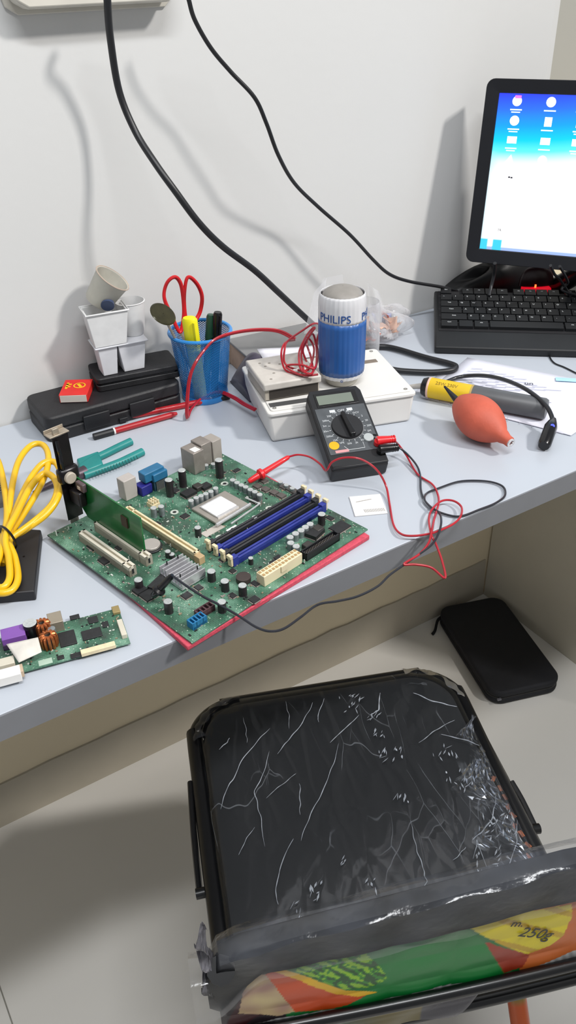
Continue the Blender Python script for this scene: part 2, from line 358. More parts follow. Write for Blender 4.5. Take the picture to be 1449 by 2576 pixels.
# red pens lying on the desk
def lay_pen(label,p0,p1,capf,r=.0042):
    p0,p1=V(p0),V(p1); t=thing('red_pen',label,'pen',p0); d=(p1-p0); Lh=d.length; d.normalize()
    m=MB(); m.cyl((0,0,0),d*Lh*capf,r*1.05,seg=14); m.build('black_cap',BLACK,t,bevel=.0005)
    m=MB(); m.cyl(d*Lh*capf,d*(Lh*capf+.0022),r*1.1,seg=14); m.build('white_ring',WHITEP,t)
    m=MB(); m.cyl(d*(Lh*capf+.0022),d*Lh*.93,r,seg=14); m.cyl(d*Lh*.93,d*Lh,r,r*.5,seg=14); m.build('barrel',RED if False else mat('dark_red','a5161f',.35,coat=.3),t)
lay_pen('red pen with its black end to the left lying in front of the tool case',(0.0911,-0.1105,0.7545),(0.2101,-0.1132,0.7545),.23)
lay_pen('red pen lying against the foot of the pen cup, black end to the right',(0.2949,-0.1075,0.7545),(0.1316,-0.0810,0.7545),.16)

# twin red wire over the cup
m=MB()
for o in(0,1):
    k=o*4
    m.tube([(0.2916,-0.1834,0.7650),(0.2904,-0.1554,0.7620),(0.2885,-0.1291,0.7620),(0.2813,-0.0994,0.7600),(0.2540,-0.0996,0.7580),(0.2271,-0.1195,0.7570),(0.2146,-0.1344,0.7550),(0.2156,-0.1350,0.7740),(0.2241,-0.1300,0.8044),(0.2336,-0.1300,0.8246),(0.2510,-0.1250,0.8380),(0.2697,-0.1250,0.8501),(0.3025,-0.1200,0.8501),(0.3366,-0.1250,0.8478),(0.3589,-0.1400,0.8452),(0.3714,-0.1600,0.8375)],.0017,8,n=6)
    m.X=Matrix.Translation((.0016,-.0012,.0018))
tag(m.build('red_wire',REDW),'twin red wire arching from the desk over the front of the pen cup','wire')

# ---------------------------------------------------------------- stuff behind the enclosure
gb=thing('flat_box','flat grey-topped cardboard box behind the white enclosure by the wall','box',(.415,-.052,.75),-.1)
m=MB(); m.bb(-.065,.065,-.04,.045,.0,.035); m.build('carton',mat('carton','b59a86',.8,var=.15),gb,bevel=.001)
m=MB(); m.bb(-.067,.067,-.042,.046,.0352,.039); m.build('lid',mat('grey_lid','7b7b7b',.6,var=.05),gb,bevel=.001)
m=MB(); m.bb(-.03,.01,-.0415,-.0402,.018,.026); m.build('tape',mat('tape','c9beb0',.5),gb)
m=MB()
def pf(u,v):
    x=.312+.055*u; y=-.135+.075*v; 
    return (x+.01*v,y,.7515+.048*math.sin(PI*min(1,u*1.0))**.6*math.sin(PI*v)**.5+.003*math.sin(9*u+5*v)*math.sin(PI*u)*math.sin(PI*v))
m.grid(pf,20,20); tag(m.build('plastic_pouch',mat('purple_grey_film','4c4656',.3,var=.3,vs=40),solid=.0006),'crumpled dark purple-grey plastic pouch between the pen cup and the enclosure','pouch')

# ---------------------------------------------------------------- white enclosure
EW=mat('enclosure_white','dcdad6',.5,var=.02,vs=20)
en=thing('enclosure','white rectangular plastic electrical enclosure with a screwed lid','enclosure',(.3901,-.2084,.75),-.2964)
m=MB(); m.box((0,0,.0195),(.196,.148,.039),taper=.965); m.build('enclosure_base',EW,en,bevel=.004,seg=3)
m=MB(); m.prism(rounded(.0998,.076,.006),.0385,.0435); m.build('lid',EW,en,bevel=.0012)
m=MB(); m.prism(rounded(.0945,.0705,.004),.0435,.045); m.build('lid_panel',EW,en,bevel=.0006)
for sx_ in(-1,1):
    for sy in(-1,1):
        m=MB(); m.lathe([(.0026,.0448),(.0026,.0456),(.0012,.0456),(.0012,.0450)],(sx_*.0885,sy*.0645,0),16); m.build('screw',mat('screw_grey','9a9894',.4,metal=.5),en)
a=(-0.0907,-0.0582); b2=(-0.0409,-0.0532)
m=MB(); m.box(((a[0]+b2[0])/2+.004,(a[1]+b2[1])/2,.0452),(.062,.0105,.0008)); m.build('dark_label',mat('dark_label','4a4a4a',.5),en)
a=(0.0735,0.0316)
m=MB(); m.box((a[0],a[1],.0453),(.022,.009,.001)); m.build('slot_hole',mat('hole_brown','7b6f63',.6),en)
# white socket plate on the lid
sp=thing('socket_plate','grubby white socket plate with small holes lying on the enclosure lid','socket plate',(.3305,-.195,.7962),-.235)
m=MB(); m.box((0,0,.0195),(.078,.082,.010)); m.build('plate',mat('grubby_white','c2bdb6',.55,var=.1,vs=60),sp,bevel=.002)
m=MB(); m.box((0,.001,.0073),(.074,.077,.0144)); m.build('back_housing',mat('grubby_white2','aba498',.55,var=.1,vs=60),sp,bevel=.001)
m=MB(); m.box((.002,-.0377,.0075),(.066,.0010,.0125)); m.build('front_opening',mat('dark_recess','332e29',.6),sp)
for x,y in((-.02,.012),(-.012,.02),(-.024,.024),(.0,.012),(-.016,-.012),(.012,-.022),(-.025,-.028)):
    m=MB(); m.cyl((x,y,.0244),(x,y,.0248),.0018,seg=12); m.build('pin_hole',mat('hole_grey','8e8880',.6),sp)
m=MB(); m.tube([(.008,-.02,.0272),(.024,-.024,.0272)],.0025,8,sm=False); m.build('clip',WHITEP,sp)
# paper sheet behind
m=MB(); m.grid(lambda u,v:(.345+.09*u+.012*v,-.128+.045*v-.022*u,.7975+.004*math.sin(3*u+2)*v),10,6)
tag(m.build('paper_slip',mat('paper_white','dcdbe2',.7,var=.04),solid=.0003),'small white paper slip on the far edge of the enclosure behind the red wire','paper')

# ---------------------------------------------------------------- lamp sleeve (can)
cn=thing('lamp_can','blue and white cylindrical lamp sleeve with a grey domed top on the enclosure','lamp can',(.4015,-.228,.7958))
m=MB(); m.lathe([(.001,0),(.020,0),(.0215,.002),(.0225,.012),(.0205,.0125),(.001,.0125)],(0,0,.0002),40,cap=False); m.build('clear_foot',mat('foot_clear','b9b5ab',.3,var=.1,trans=.2),cn)
def sleeve(z0,z1,mtl,name,rib=.0004):
    m=MB(); seg=96; K=10
    for k in range(K+1):
        z=z0+(z1-z0)*k/K; t=z/.125
        r0=.0292+.0012*math.sin(t*2.4)-(.0035*max(0,(t-.86)/.14)**2)-(.004*max(0,(.14-t)/.14))
        m.v+=[V(((r0+rib*math.cos(30*2*PI*j/seg))*math.cos(2*PI*j/seg),(r0+rib*math.cos(30*2*PI*j/seg))*math.sin(2*PI*j/seg),z)) for j in range(seg)]
    for k in range(K):
        for j in range(seg): m.f.append((k*seg+j,k*seg+(j+1)%seg,(k+1)*seg+(j+1)%seg,(k+1)*seg+j)); m.m.append(0)
    m.build(name,mtl,cn,solid=.0004)
CW=mat('sleeve_white','cfcfd2',.35,var=.03,coat=.2)
CBL=mat('sleeve_blue','24589c',.4,var=.05,coat=.15)
sleeve(.0115,.0165,CW,'lower_white_band'); sleeve(.0165,.088,CBL,'blue_band'); sleeve(.088,.1215,CW,'upper_white_band')
m=MB(); m.lathe([(.0262,.112)]+[(.0262*math.cos(a*PI/20),.1165+.0125*math.sin(a*PI/20)) for a in range(0,10)]+[(.0004,.129)],(0,0,0),40,cap=False); m.build('dome_top',mat('dome_grey','8b8782',.5,var=.1,vs=60),cn)
for ang in(2.35,.75):
    m=MB(); m.box((.0262*math.cos(ang),.0262*math.sin(ang),.1175),(.005,.006,.004),ang); m.build('dome_clip',BLACK,cn)
TB=mat('print_blue','1f4a8c',.4)
def wraptext(string,size,ang0,z,parent,name,r=.0311,mt_=None):
    vs,fs=text_geo(string,size,.0002)
    m=MB(); vv=[]
    for v in vs:
        a=ang0+v.x/r; rr=r+v.z; vv.append((rr*math.cos(a),rr*math.sin(a),z+v.y))
    m.add(vv,fs); m.build(name,mt_ or TB,parent,smooth=False)
camdir=math.atan2(-1.0552+.228,-.1971-.4015)
wraptext('PHILIPS',.0142,camdir-.36,.0955,cn,'brand_lettering')
wraptext('PHILIPS',.0142,camdir+1.62,.0955,cn,'brand_lettering')
wraptext('o',.007,camdir+.02,.0125,cn,'base_mark',r=.0285)

# ---------------------------------------------------------------- bundle of red wire
m=MB()
loops=[[(748,850),(716,862),(707,905),(722,935),(760,942),(790,930)],[(752,848),(724,868),(714,900),(724,928),(764,936),(792,925)]]
pts=[(0.3625,-0.1750,0.8442),(0.3388,-0.1900,0.8516),(0.3263,-0.2000,0.8456),(0.3245,-0.2050,0.8314),(0.3276,-0.2104,0.8220),(0.3349,-0.2273,0.8220),(0.3457,-0.2388,0.8240),(0.3898,-0.1900,0.8148),(0.3947,-0.1800,0.8358),(0.4108,-0.1650,0.8486),(0.4004,-0.1650,0.8555),(0.3746,-0.1750,0.8547),
 (0.3425,-0.1900,0.8529),(0.3312,-0.2000,0.8471),(0.3276,-0.2050,0.8322),(0.3368,-0.2132,0.8240),(0.3453,-0.2330,0.8280),(0.3835,-0.1900,0.8307),(0.3807,-0.1800,0.8448),(0.3665,-0.1900,0.8427),(0.3566,-0.2000,0.8297),(0.3352,-0.2400,0.8300),(0.3653,-0.2000,0.8190),(0.3657,-0.1900,0.8351),(0.3826,-0.1800,0.8472),(0.3983,-0.1700,0.8514),
 (0.3919,-0.1700,0.8501),(0.3711,-0.1850,0.8460),(0.3530,-0.2000,0.8362),(0.3358,-0.2317,0.8300),(0.3445,-0.2442,0.8280),(0.3716,-0.2000,0.8270),(0.3754,-0.1850,0.8411),(0.3917,-0.1750,0.8462),(0.3907,-0.1850,0.8272),(0.3533,-0.2366,0.8300),(0.3411,-0.2257,0.8330),(0.3313,-0.2106,0.8300),(0.3282,-0.2096,0.8260),(0.3346,-0.2353,0.8240),(0.3501,-0.2486,0.8260)]
m.tube(pts,.0014,7,n=7)
tag(m.build('red_wire_bundle',REDW),'tangled bundle of thin red wire piled beside the blue lamp sleeve','wire')

# ---------------------------------------------------------------- clear packaging behind the can
CLR=bpy.data.materials.new('clear_film'); CLR.use_nodes=True; N=CLR.node_tree.nodes; L=CLR.node_tree.links
for n_ in list(N): N.remove(n_)
out=N.new('ShaderNodeOutputMaterial'); mx=N.new('ShaderNodeMixShader'); tr=N.new('ShaderNodeBsdfTransparent'); pb=N.new('ShaderNodeBsdfPrincipled')
pb.inputs['Base Color'].default_value=(.75,.75,.78,1); pb.inputs['Roughness'].default_value=.12
tr.inputs['Color'].default_value=(.97,.97,.97,1)
fr=N.new('ShaderNodeLayerWeight'); fr.inputs['Blend'].default_value=.35
mr=N.new('ShaderNodeMapRange'); mr.inputs['To Min'].default_value=.10; mr.inputs['To Max'].default_value=.8
L.new(fr.outputs['Facing'],mr.inputs['Value']); L.new(mr.outputs[0],mx.inputs[0]); L.new(tr.outputs[0],mx.inputs[1]); L.new(pb.outputs[0],mx.inputs[2]); L.new(mx.outputs[0],out.inputs['Surface'])
bl=thing('blister_pack','clear plastic blister packaging standing behind the blue lamp sleeve','packaging',(.49,-.11,.75))
def sheet(name,p00,p10,p11,p01,wob=.003,par=bl,mt_=CLR,n=12,ph=0):
    o=V((.49,-.11,.75)) if par is bl else V((0,0,0)); q=[V(p)-o for p in(p00,p10,p11,p01)]
    m=MB()
    def fn(u,v):
        p=q[0]*(1-u)*(1-v)+q[1]*u*(1-v)+q[2]*u*v+q[3]*(1-u)*v
        w=wob*math.sin(7*u+ph)*math.cos(5*v+ph*2)
        return p+V((w*.5,w,w*.3))
    m.grid(fn,n,n); return m.build(name,mt_,par)
sheet('back_leaf',(0.4300,-0.1000,0.8062),(0.5087,-0.1000,0.7875),(0.4936,-0.1000,0.8873),(0.4592,-0.1000,0.8883),.001)
sheet('side_leaf',(0.4136,-0.1200,0.8228),(0.4374,-0.1200,0.8172),(0.4660,-0.1000,0.8870),(0.4308,-0.1200,0.8798),.001)
m=MB(); o=V((.49,-.11,.75))
A=V((0.5276,-0.1000,0.7765))-o
m.lathe([(.023,.0),(.024,.02),(.0225,.085),(.021,.088)],(A.x+.008,A.y,0.0008),32,cap=False); m.build('blister_dome',CLR,bl)
sheet('wing',(0.5659,-0.0800,0.7671),(0.6100,-0.0800,0.7552),(0.5859,-0.0700,0.8334),(0.5622,-0.0700,0.8525),.004,ph=1.3)
# bag with orange pieces
bg=thing('clear_bag','crumpled clear plastic bag of orange scraps between the wall and the keyboard','bag',(.60,-.055,.75))
m=MB()
def bf(u,v):
    a=2*PI*u; r=.052*math.sin(PI*v)**.55; k=1+.16*math.sin(5*a+3*v*4)+.1*math.sin(11*a+7*v)
    return (r*k*math.cos(a)*1.05,r*k*math.sin(a)*.62,.024*(1-math.cos(PI*v))*(1+.12*math.sin(4*a+v*9))+.0005)
m.grid(bf,60,20); m.build('bag_film',CLR,bg)
for k in range(16):
    m=MB(); x,y,z=random.uniform(-.036,.036),random.uniform(-.018,.016),random.uniform(.006,.032)
    s_=random.uniform(.009,.017); R=Matrix.Rotation(random.uniform(0,3),4,V((random.random(),random.random(),random.random())))
    m.grid(lambda u,v:R@V(((u-.5)*s_*2,(v-.5)*s_*1.4,.003*math.sin(6*u)*math.cos(5*v)))+V((x,y,z)),5,4)
    cc=[('scrap_orange','c8532c'),('scrap_pale','d3a890'),('scrap_peach','c79076'),('scrap_dark','3b2422'),('scrap_pale','d3a890'),('scrap_peach','c79076'),('scrap_blue','8d93b8'),('scrap_orange','c8532c')][k%8]
    m.build('scrap',mat(cc[0],cc[1],.5),bg,solid=.0006)

# ================================================================ MULTIMETER
MM=Matrix.Translation((.3181,-.3812,.7503))@Matrix.Rotation(-.3161,4,'Z')@Matrix.Rotation(.3668,4,'X')
mm=thing('multimeter','black digital multimeter leaning back against the white enclosure','multimeter',M=MM)
T=.024
m=MB(); m.prism([(-.035,0),(.035,0),(.035,.118),(.031,.126),(-.031,.126),(-.035,.118)],0,T-.003); m.build('back_shell',BLACK,mm,bevel=.003,seg=3)
m=MB(); m.prism([(-.0345,.001),(.0345,.001),(.0345,.1175),(.0305,.1255),(-.0305,.1255),(-.0345,.1175)],T-.0035,T); m.build('front_shell',BLACK,mm,bevel=.0012)
PAN=mat('meter_panel','4b4f53',.45,var=.15,vs=80)
m=MB(); m.prism([(-.0315,.021),(.0315,.021),(.0315,.094),(-.0315,.094)],T,T+.0006); m.build('face_panel',PAN,mm)
m=MB(); m.bb(-.027,.027,.0965,.119,T,T+.0008); m.build('display_bezel',BLACKG,mm,bevel=.0004)
m=MB(); m.bb(-.0245,.0205,.0995,.1145,T+.0008,T+.0013); m.build('display',mat('lcd_grey','6f786e',.2,var=.04),mm)
m=MB(); m.lathe([(.0205,T),(.0205,T+.0012),(.0195,T+.0012),(.0195,T)],(0,.060,0),40,cap=False); m.build('dial_ring',mat('ring_grey','6a6c6e',.4),mm)
m=MB(); m.lathe([(.0002,T+.004),(.0185,T+.004),(.0192,T+.003),(.0192,T)],(0,.060,0),40,cap=False); m.build('dial',BLACK,mm)
m=MB(); R=Matrix.Translation((0,.060,0))@Matrix.Rotation(.10,4,'Z'); m.X=R; m.prism([(-.0035,-.0185),(.0035,-.0185),(.0028,.0175),(0,.0195),(-.0028,.0175)],T+.0035,T+.010); m.build('dial_pointer',BLACKG,mm,bevel=.0012)
LW=mat('meter_print','c9cdd0',.5)
marks=['750','200','200m','2m','20m','200m','10A','hFE','200','2k','20k','200k','2M','200','20','2','DCV','ACV']
m=MB()
for k,s_ in enumerate(marks):
    a=PI/2+.35+k*(2*PI-.7)/(len(marks)-1); r=.0262
    vs,fs=text_geo(s_,.0038,.0001); X=Matrix.Translation((r*1.04*math.cos(a),.060+r*1.0*math.sin(a),T+.0008))
    m.add([X@v for v in vs],fs)
    m.box((.0218*math.cos(a),.060+.0218*math.sin(a),T+.0008),(.0022,.0006,.0003),a)
vs,fs=text_geo('OFF',.0052,.0001); m.add([Matrix.Translation((0,.0868,T+.0008))@v for v in vs],fs)
for x in(-.011,.011): m.box((x,.0875,T+.0008),(.007,.0042,.0003))
m.box((0,.0872,T+.0005),(.0001,.0001,.0001))
m.tube([(-.012,.031,T+.0008),(-.008,.025,T+.0008),(.012,.025,T+.0008),(.012,.034,T+.0008)],.0004,4,sm=False)
m.build('printed_marks',LW,mm,smooth=False)
m=MB(); m.cyl((-.0235,.0345,T),(-.0235,.0345,T+.0009),.0062,seg=24); m.build('yellow_sticker',mat('sticker_yellow','e0a60c',.5),mm)
m=MB(); m.cyl((.0205,.0385,T),(.0205,.0385,T+.003),.0062,seg=24); m.build('transistor_socket',mat('socket_pale','aab0b1',.5),mm,bevel=.0006)
m=MB(); m.bb(-.0245,-.008,.0165+.006,.0265,T+.0006,T+.0009); m.build('warning_label',mat('label_pink','c98f92',.5),mm)
def jack(y,name='jack'):
    m=MB(); m.lathe([(.0018,T),(.0035,T),(.0038,T+.0014),(.0018,T+.0014)],(.0285,y,0),16,cap=False); m.build(name,BLACKG,mm)
for y in(.0150,.027,.039): jack(y)
# test leads -------------------------------------------------------------
def mmp(x,y,z): return MM@V((x,y,z))
def lead(colname,mt_,mt2,yj,dz,path,probe,label,pend):
    t=thing('test_lead',label,'test lead',mmp(.0285,yj,T+.002)); o=mmp(.0285,yj,T+.002)
    P=lambda x,y,z:mmp(x,y,z)-o
    m=MB(); m.tube([P(.0285,yj,T+.0016),P(.0285,yj,T+.007+dz)],.0050,12,sm=False)
    m.tube([P(.0265,yj,T+.007+dz),P(.036,yj-.0004,T+.0072+dz),P(.048,yj-.001,T+.0068+dz)],.0046,12,n=4,rf=lambda q:.0062-.0020*q)
    for k in range(3):
        m.lathe([(.0048,0),(.0050,.0006),(.0048,.0014)],P(.0415+.003*k,yj-.0007,T+.007+dz),14,axis=(P(1,0,0)-P(0,0,0)))
    m.build('banana_plug',mt_,t)
    pts=[P(.047,yj-.001,T+.0068+dz)]+[V(p)-o for p in path]
    m=MB(); m.tube(pts,.00125,8,n=8); m.build('wire',mt2,t)
    a,b_=V(probe[0])-o,V(probe[1])-o; d=b_-a; Lh=d.length; d.normalize()
    m=MB(); m.lathe([(.0018,0),(.0028,.002),(.0032,Lh*.2),(.0036,Lh*.62),(.0066,Lh*.66),(.0068,Lh*.72),(.0040,Lh*.76),(.0032,Lh*.97),(.0022,Lh)],a,14,axis=d); m.build('probe_handle',mt_,t)
    m=MB(); m.cyl(b_,V(pend)-o,.0009,.0003,seg=8); m.build('probe_tip',SILVER,t)
    return t
zz=.7525
lead('red',mat('lead_red','d4141f',.35,coat=.4),REDW,.0270,0,[(0.3876,-0.3684,0.7680),(0.3904,-0.3812,0.7580),(0.3795,-0.4159,0.7525),(0.3788,-0.4434,0.7525),(0.3690,-0.4645,0.7535),(0.3551,-0.4817,0.7545),(0.3274,-0.5060,0.7580),(0.3070,-0.5251,0.7600),(0.2953,-0.5346,0.7570),(0.2796,-0.5392,0.7520),(0.2591,-0.5395,0.7480),(0.2702,-0.5447,0.7460),(0.2839,-0.5541,0.7420),(0.2877,-0.5712,0.7380),(0.2973,-0.5558,0.7440),(0.3048,-0.5362,0.7520),(0.3065,-0.5258,0.7580),(0.3238,-0.5017,0.7580),(0.3397,-0.4891,0.7580),(0.3600,-0.4818,0.7570),(0.3706,-0.4891,0.7570),(0.3692,-0.5037,0.7570),(0.3555,-0.5169,0.7570),(0.3390,-0.5231,0.7570),(0.3204,-0.5239,0.7570),(0.3082,-0.5227,0.7570),(0.2925,-0.5155,0.7560),(0.2838,-0.5044,0.7550),(0.2892,-0.4841,0.7535),(0.3123,-0.4479,0.7525),(0.3251,-0.4255,0.7580),(0.3213,-0.4175,0.7730),(0.3130,-0.4103,0.7850),(0.3020,-0.3998,0.7920),(0.2904,-0.3866,0.7900),(0.2805,-0.3794,0.7840),(0.2756,-0.3745,0.7720),(0.2821,-0.3535,0.7680),(0.2795,-0.3355,0.7700),(0.2680,-0.3270,0.7730),(0.2529,-0.3305,0.7770)],
  ((0.2529,-0.3305,0.7770),(0.1950,-0.3333,0.7640)),'red multimeter test lead with its probe resting on the motherboard',(0.1920,-0.3299,0.7595))
lead('black',BLACKG,mat('lead_black','20222a',.35,coat=.4),.0150,-.0012,[(0.3854,-0.3698,0.7660),(0.3912,-0.3801,0.7600),(0.3892,-0.4019,0.7550),(0.3805,-0.4199,0.7525),(0.3603,-0.4454,0.7525),(0.3496,-0.4644,0.7525),(0.3459,-0.4825,0.7525),(0.3484,-0.4957,0.7525),(0.3561,-0.5085,0.7525),(0.3667,-0.5129,0.7525),(0.3873,-0.5136,0.7525),(0.4108,-0.5142,0.7525),(0.4307,-0.5089,0.7525),(0.4425,-0.4944,0.7525),(0.4393,-0.4796,0.7525),(0.4261,-0.4663,0.7525),(0.4071,-0.4564,0.7525),(0.3796,-0.4544,0.7525),(0.3620,-0.4547,0.7525),(0.3475,-0.4666,0.7555),(0.3427,-0.4819,0.7555),(0.3418,-0.4973,0.7570),(0.3313,-0.5131,0.7590),(0.3145,-0.5286,0.7590),(0.2970,-0.5383,0.7570),(0.2796,-0.5392,0.7520),(0.2592,-0.5388,0.7460),(0.2405,-0.5399,0.7420),(0.2226,-0.5436,0.7380),(0.1996,-0.5411,0.7340),(0.1787,-0.5360,0.7340),(0.1572,-0.5324,0.7370),(0.1301,-0.5431,0.7420),(0.1062,-0.5508,0.7450),(0.0917,-0.5497,0.7480),(0.0816,-0.5416,0.7520),(0.0715,-0.5264,0.7600),(0.0607,-0.5126,0.7680),(0.0490,-0.5003,0.7760),(0.0388,-0.4877,0.7850),(0.0317,-0.4770,0.7920)],
  ((0.0318,-0.4749,0.7920),(0.0144,-0.4626,0.7660)),'black multimeter test lead with its probe resting on the motherboard',(0.0143,-0.4575,0.7595))

# ================================================================ RED FOAM AND MOTHERBOARD
FO=mat('red_foam','c4475a',.7,var=.15,vs=250,bump=.6,bs=900)
o1,o2,o3,o4=(0.0144,-0.5331,0.7530),(0.2540,-0.4879,0.7530),(0.2253,-0.3088,0.7530),(-0.0118,-0.3485,0.7530)
m=MB(); m.prism([(p[0],p[1]) for p in(o1,o2,o3,o4)],.7503,.7558)
tag(m.build('foam_sheet',FO,bevel=.001),'red antistatic foam sheet under the motherboard','foam sheet')
BDM=bpy.data.materials.new('board_green'); BDM.use_nodes=True; N=BDM.node_tree.nodes; L=BDM.node_tree.links; b=N['Principled BSDF']
tcn=N.new('ShaderNodeTexCoord'); n1=N.new('ShaderNodeTexNoise'); n1.inputs['Scale'].default_value=28; n1.inputs['Detail'].default_value=6
r1=N.new('ShaderNodeValToRGB'); e=r1.color_ramp.elements; e[0].position=.35; e[0].color=rgb('33423a'); e[1].position=.70; e[1].color=rgb('6f9482')
x_=r1.color_ramp.elements.new(.5); x_.color=rgb('3a6350')
L.new(tcn.outputs['Object'],n1.inputs['Vector']); L.new(n1.outputs['Fac'],r1.inputs['Fac'])
br=N.new('ShaderNodeTexBrick'); br.inputs['Scale'].default_value=130; br.inputs['Mortar Size'].default_value=.06; br.inputs['Color1'].default_value=(1,1,1,1); br.inputs['Color2'].default_value=(.55,.6,.55,1); br.inputs['Mortar'].default_value=(1.25,1.3,1.2,1)
L.new(tcn.outputs['Object'],br.inputs['Vector'])
vo=N.new('ShaderNodeTexVoronoi'); vo.inputs['Scale'].default_value=260; L.new(tcn.outputs['Object'],vo.inputs['Vector'])
lt=N.new('ShaderNodeMath'); lt.operation='LESS_THAN'; lt.inputs[1].default_value=.16; L.new(vo.outputs['Distance'],lt.inputs[0])
mu=N.new('ShaderNodeMix'); mu.data_type='RGBA'; mu.blend_type='MULTIPLY'; mu.inputs['Factor'].default_value=.6; L.new(r1.outputs['Color'],mu.inputs['A']); L.new(br.outputs['Color'],mu.inputs['B'])
mi2=N.new('ShaderNodeMix'); mi2.data_type='RGBA'; L.new(lt.outputs[0],mi2.inputs['Factor']); L.new(mu.outputs['Result'],mi2.inputs['A']); mi2.inputs['B'].default_value=rgb('a9b8a6')
L.new(mi2.outputs['Result'],b.inputs['Base Color']); b.inputs['Roughness'].default_value=.35
B=thing('motherboard','large green computer motherboard with blue memory slots on red foam','motherboard',((-0.0339,-0.2950,0)[0],(-0.0339,-0.2950,0)[1],.7562),-1.3510)
S=.244; Z0=.0018
m=MB(); m.bb(0,S,0,S,0,Z0); m.build('circuit_board',BDM,B,bevel=.0003)
def bp(name,mb_,mts,**k): return mb_.build(name,mts,B,**k)
def cap_at(p,h,r,body=CAPDARK,top=CAPTOP,name='capacitor'):
    m=MB(); x,y=p; m.mi=0; m.lathe([(r*1.0,Z0),(r*.93,Z0+h*.08),(r,Z0+h*.14),(r,Z0+h-.0006)],(x,y,0),18,cap=False)
    m.mi=1; m.lathe([(r,Z0+h-.0006),(r*.9,Z0+h),(r*.05,Z0+h)],(x,y,0),18); bp(name,m,[body,top])
for p,h,r in[((0.0311,0.1632),.022,.0046),((0.0365,0.1398),.022,.0046),((0.0475,0.2056),.024,.0048)]: cap_at(p,h,r)
for p in[(0.0732,0.1408),(0.0730,0.1484),(0.0738,0.1547),(0.0747,0.1612),(0.0751,0.1683),(0.0739,0.1765)]: cap_at(p,.010,.0033,CAPSIL)
for p in[(0.0726,0.2036),(0.0806,0.2033),(0.0881,0.2032),(0.0949,0.2038),(0.1028,0.2036),(0.1100,0.2040),(0.1181,0.2037)]: cap_at(p,.008,.0034,CAPSIL)
cap_at((0.1214,0.1104),.012,.0036)
cap_at((0.1469,0.1688),.008,.003,CAPSIL)
cap_at((0.0214,0.2065),.006,.003,CAPSIL); cap_at((0.0256,0.2142),.006,.003,CAPSIL)
for p in[(0.2007,0.1997),(0.2010,0.1920),(0.2017,0.1847),(0.2015,0.1766),(0.2019,0.1681),(0.2095,0.1614),(0.2178,0.1611)]: cap_at(p,.009,.0039,CAPSIL)
cap_at((0.2018,0.2165),.014,.0042); 
for p in[(0.1137,0.2408),(0.1236,0.2407),(0.1334,0.2405)]: cap_at(p,.006,.003,CAPSIL)
for p,h,r in[((0.1271,0.0654),.008,.003),((0.1886,0.0715),.012,.0042),((0.2099,0.0704),.012,.0042),((0.2273,0.0777),.012,.0042),((0.2310,0.0479),.012,.0042),((0.1957,0.0121),.014,.0042),((0.1469,0.0138),.012,.0042),((0.1975,0.1161),.008,.0026),((0.1305,0.0675),.005,.003)]: cap_at(p,h,r)
for p in[(0.0570,0.1011),(0.0607,0.1089)]: cap_at(p,.012,.0035,CAPSIL)
# IO blocks
def block(name,tip,la,lb,h,mts,bev=.0008,z=Z0):
    m=MB(); a,b_=tip; m.bb(a-la,a,b_,b_+lb,z,z+h); return bp(name,m,mts,bevel=bev)
IO=mat('port_steel','8f8882',.45,metal=.35,var=.12,vs=80)
block('network_port',(0.0230,0.1878),.024,.0165,.029,IO)
m=MB(); a,b_=(0.0230,0.1878); m.bb(a-.012,a-.002,b_+.004,b_+.013,Z0+.029,Z0+.0293); bp('port_sticker',m,mat('sticker_white','d8d8d6',.5))
m=MB(); m.bb(a-.026,a-.006,b_+.0175,b_+.033,Z0,Z0+.031); bp('usb_port_stack',m,IO,bevel=.0008)
m=MB(); m.bb(a-.024,a-.005,b_+.034,b_+.048,Z0,Z0+.029); bp('audio_jack_block',m,mat('audio_grey','9b948d',.5,var=.1),bevel=.0008)
a,b_=(0.0095,0.0976)
block('keyboard_port',(a,b_),.014,.017,.026,mat('ps2_grey','b0a9a4',.5,var=.08))
BCN=mat('connector_blue','27688f',.45,var=.12,vs=100)
a,b_=(0.0177,0.1349)
m=MB(); m.bb(a-.018,a,b_-.002,b_+.018,Z0+.012,Z0+.022); m.bb(a-.016,a-.003,b_-.012,b_+.016,Z0+.014,Z0+.026); bp('parallel_port',m,BCN,bevel=.001)
m=MB(); m.bb(a-.014,a-.001,b_-.002,b_+.012,Z0,Z0+.012); m.bb(a-.003,a-.001,b_,b_+.017,Z0,Z0+.012); bp('port_shell',m,mat('dark_teal','24404e',.5,var=.2))
m=MB(); m.bb(a-.016,a-.002,b_-.019,b_-.004,Z0,Z0+.012); bp('video_port',m,mat('vga_blue','23247a',.45),bevel=.0008)
for k in range(8):
    m=MB(); m.cyl((a+.0005,b_+.001+k*.0019,Z0),(a+.0005,b_+.001+k*.0019,Z0+.012),.0004,seg=6); bp('pin',m,STEEL)
a,b_=(0.0396,0.1133)
m=MB(); m.bb(a-.006,a+.006,b_-.005,b_+.005,Z0,Z0+.005)
for i in range(3):
    for j in range(3): m.bb(a-.005+i*.004,a-.003+i*.004,b_-.004+j*.0035,b_-.002+j*.0035,Z0+.005,Z0+.0085)
bp('fan_header',m,CREAM)
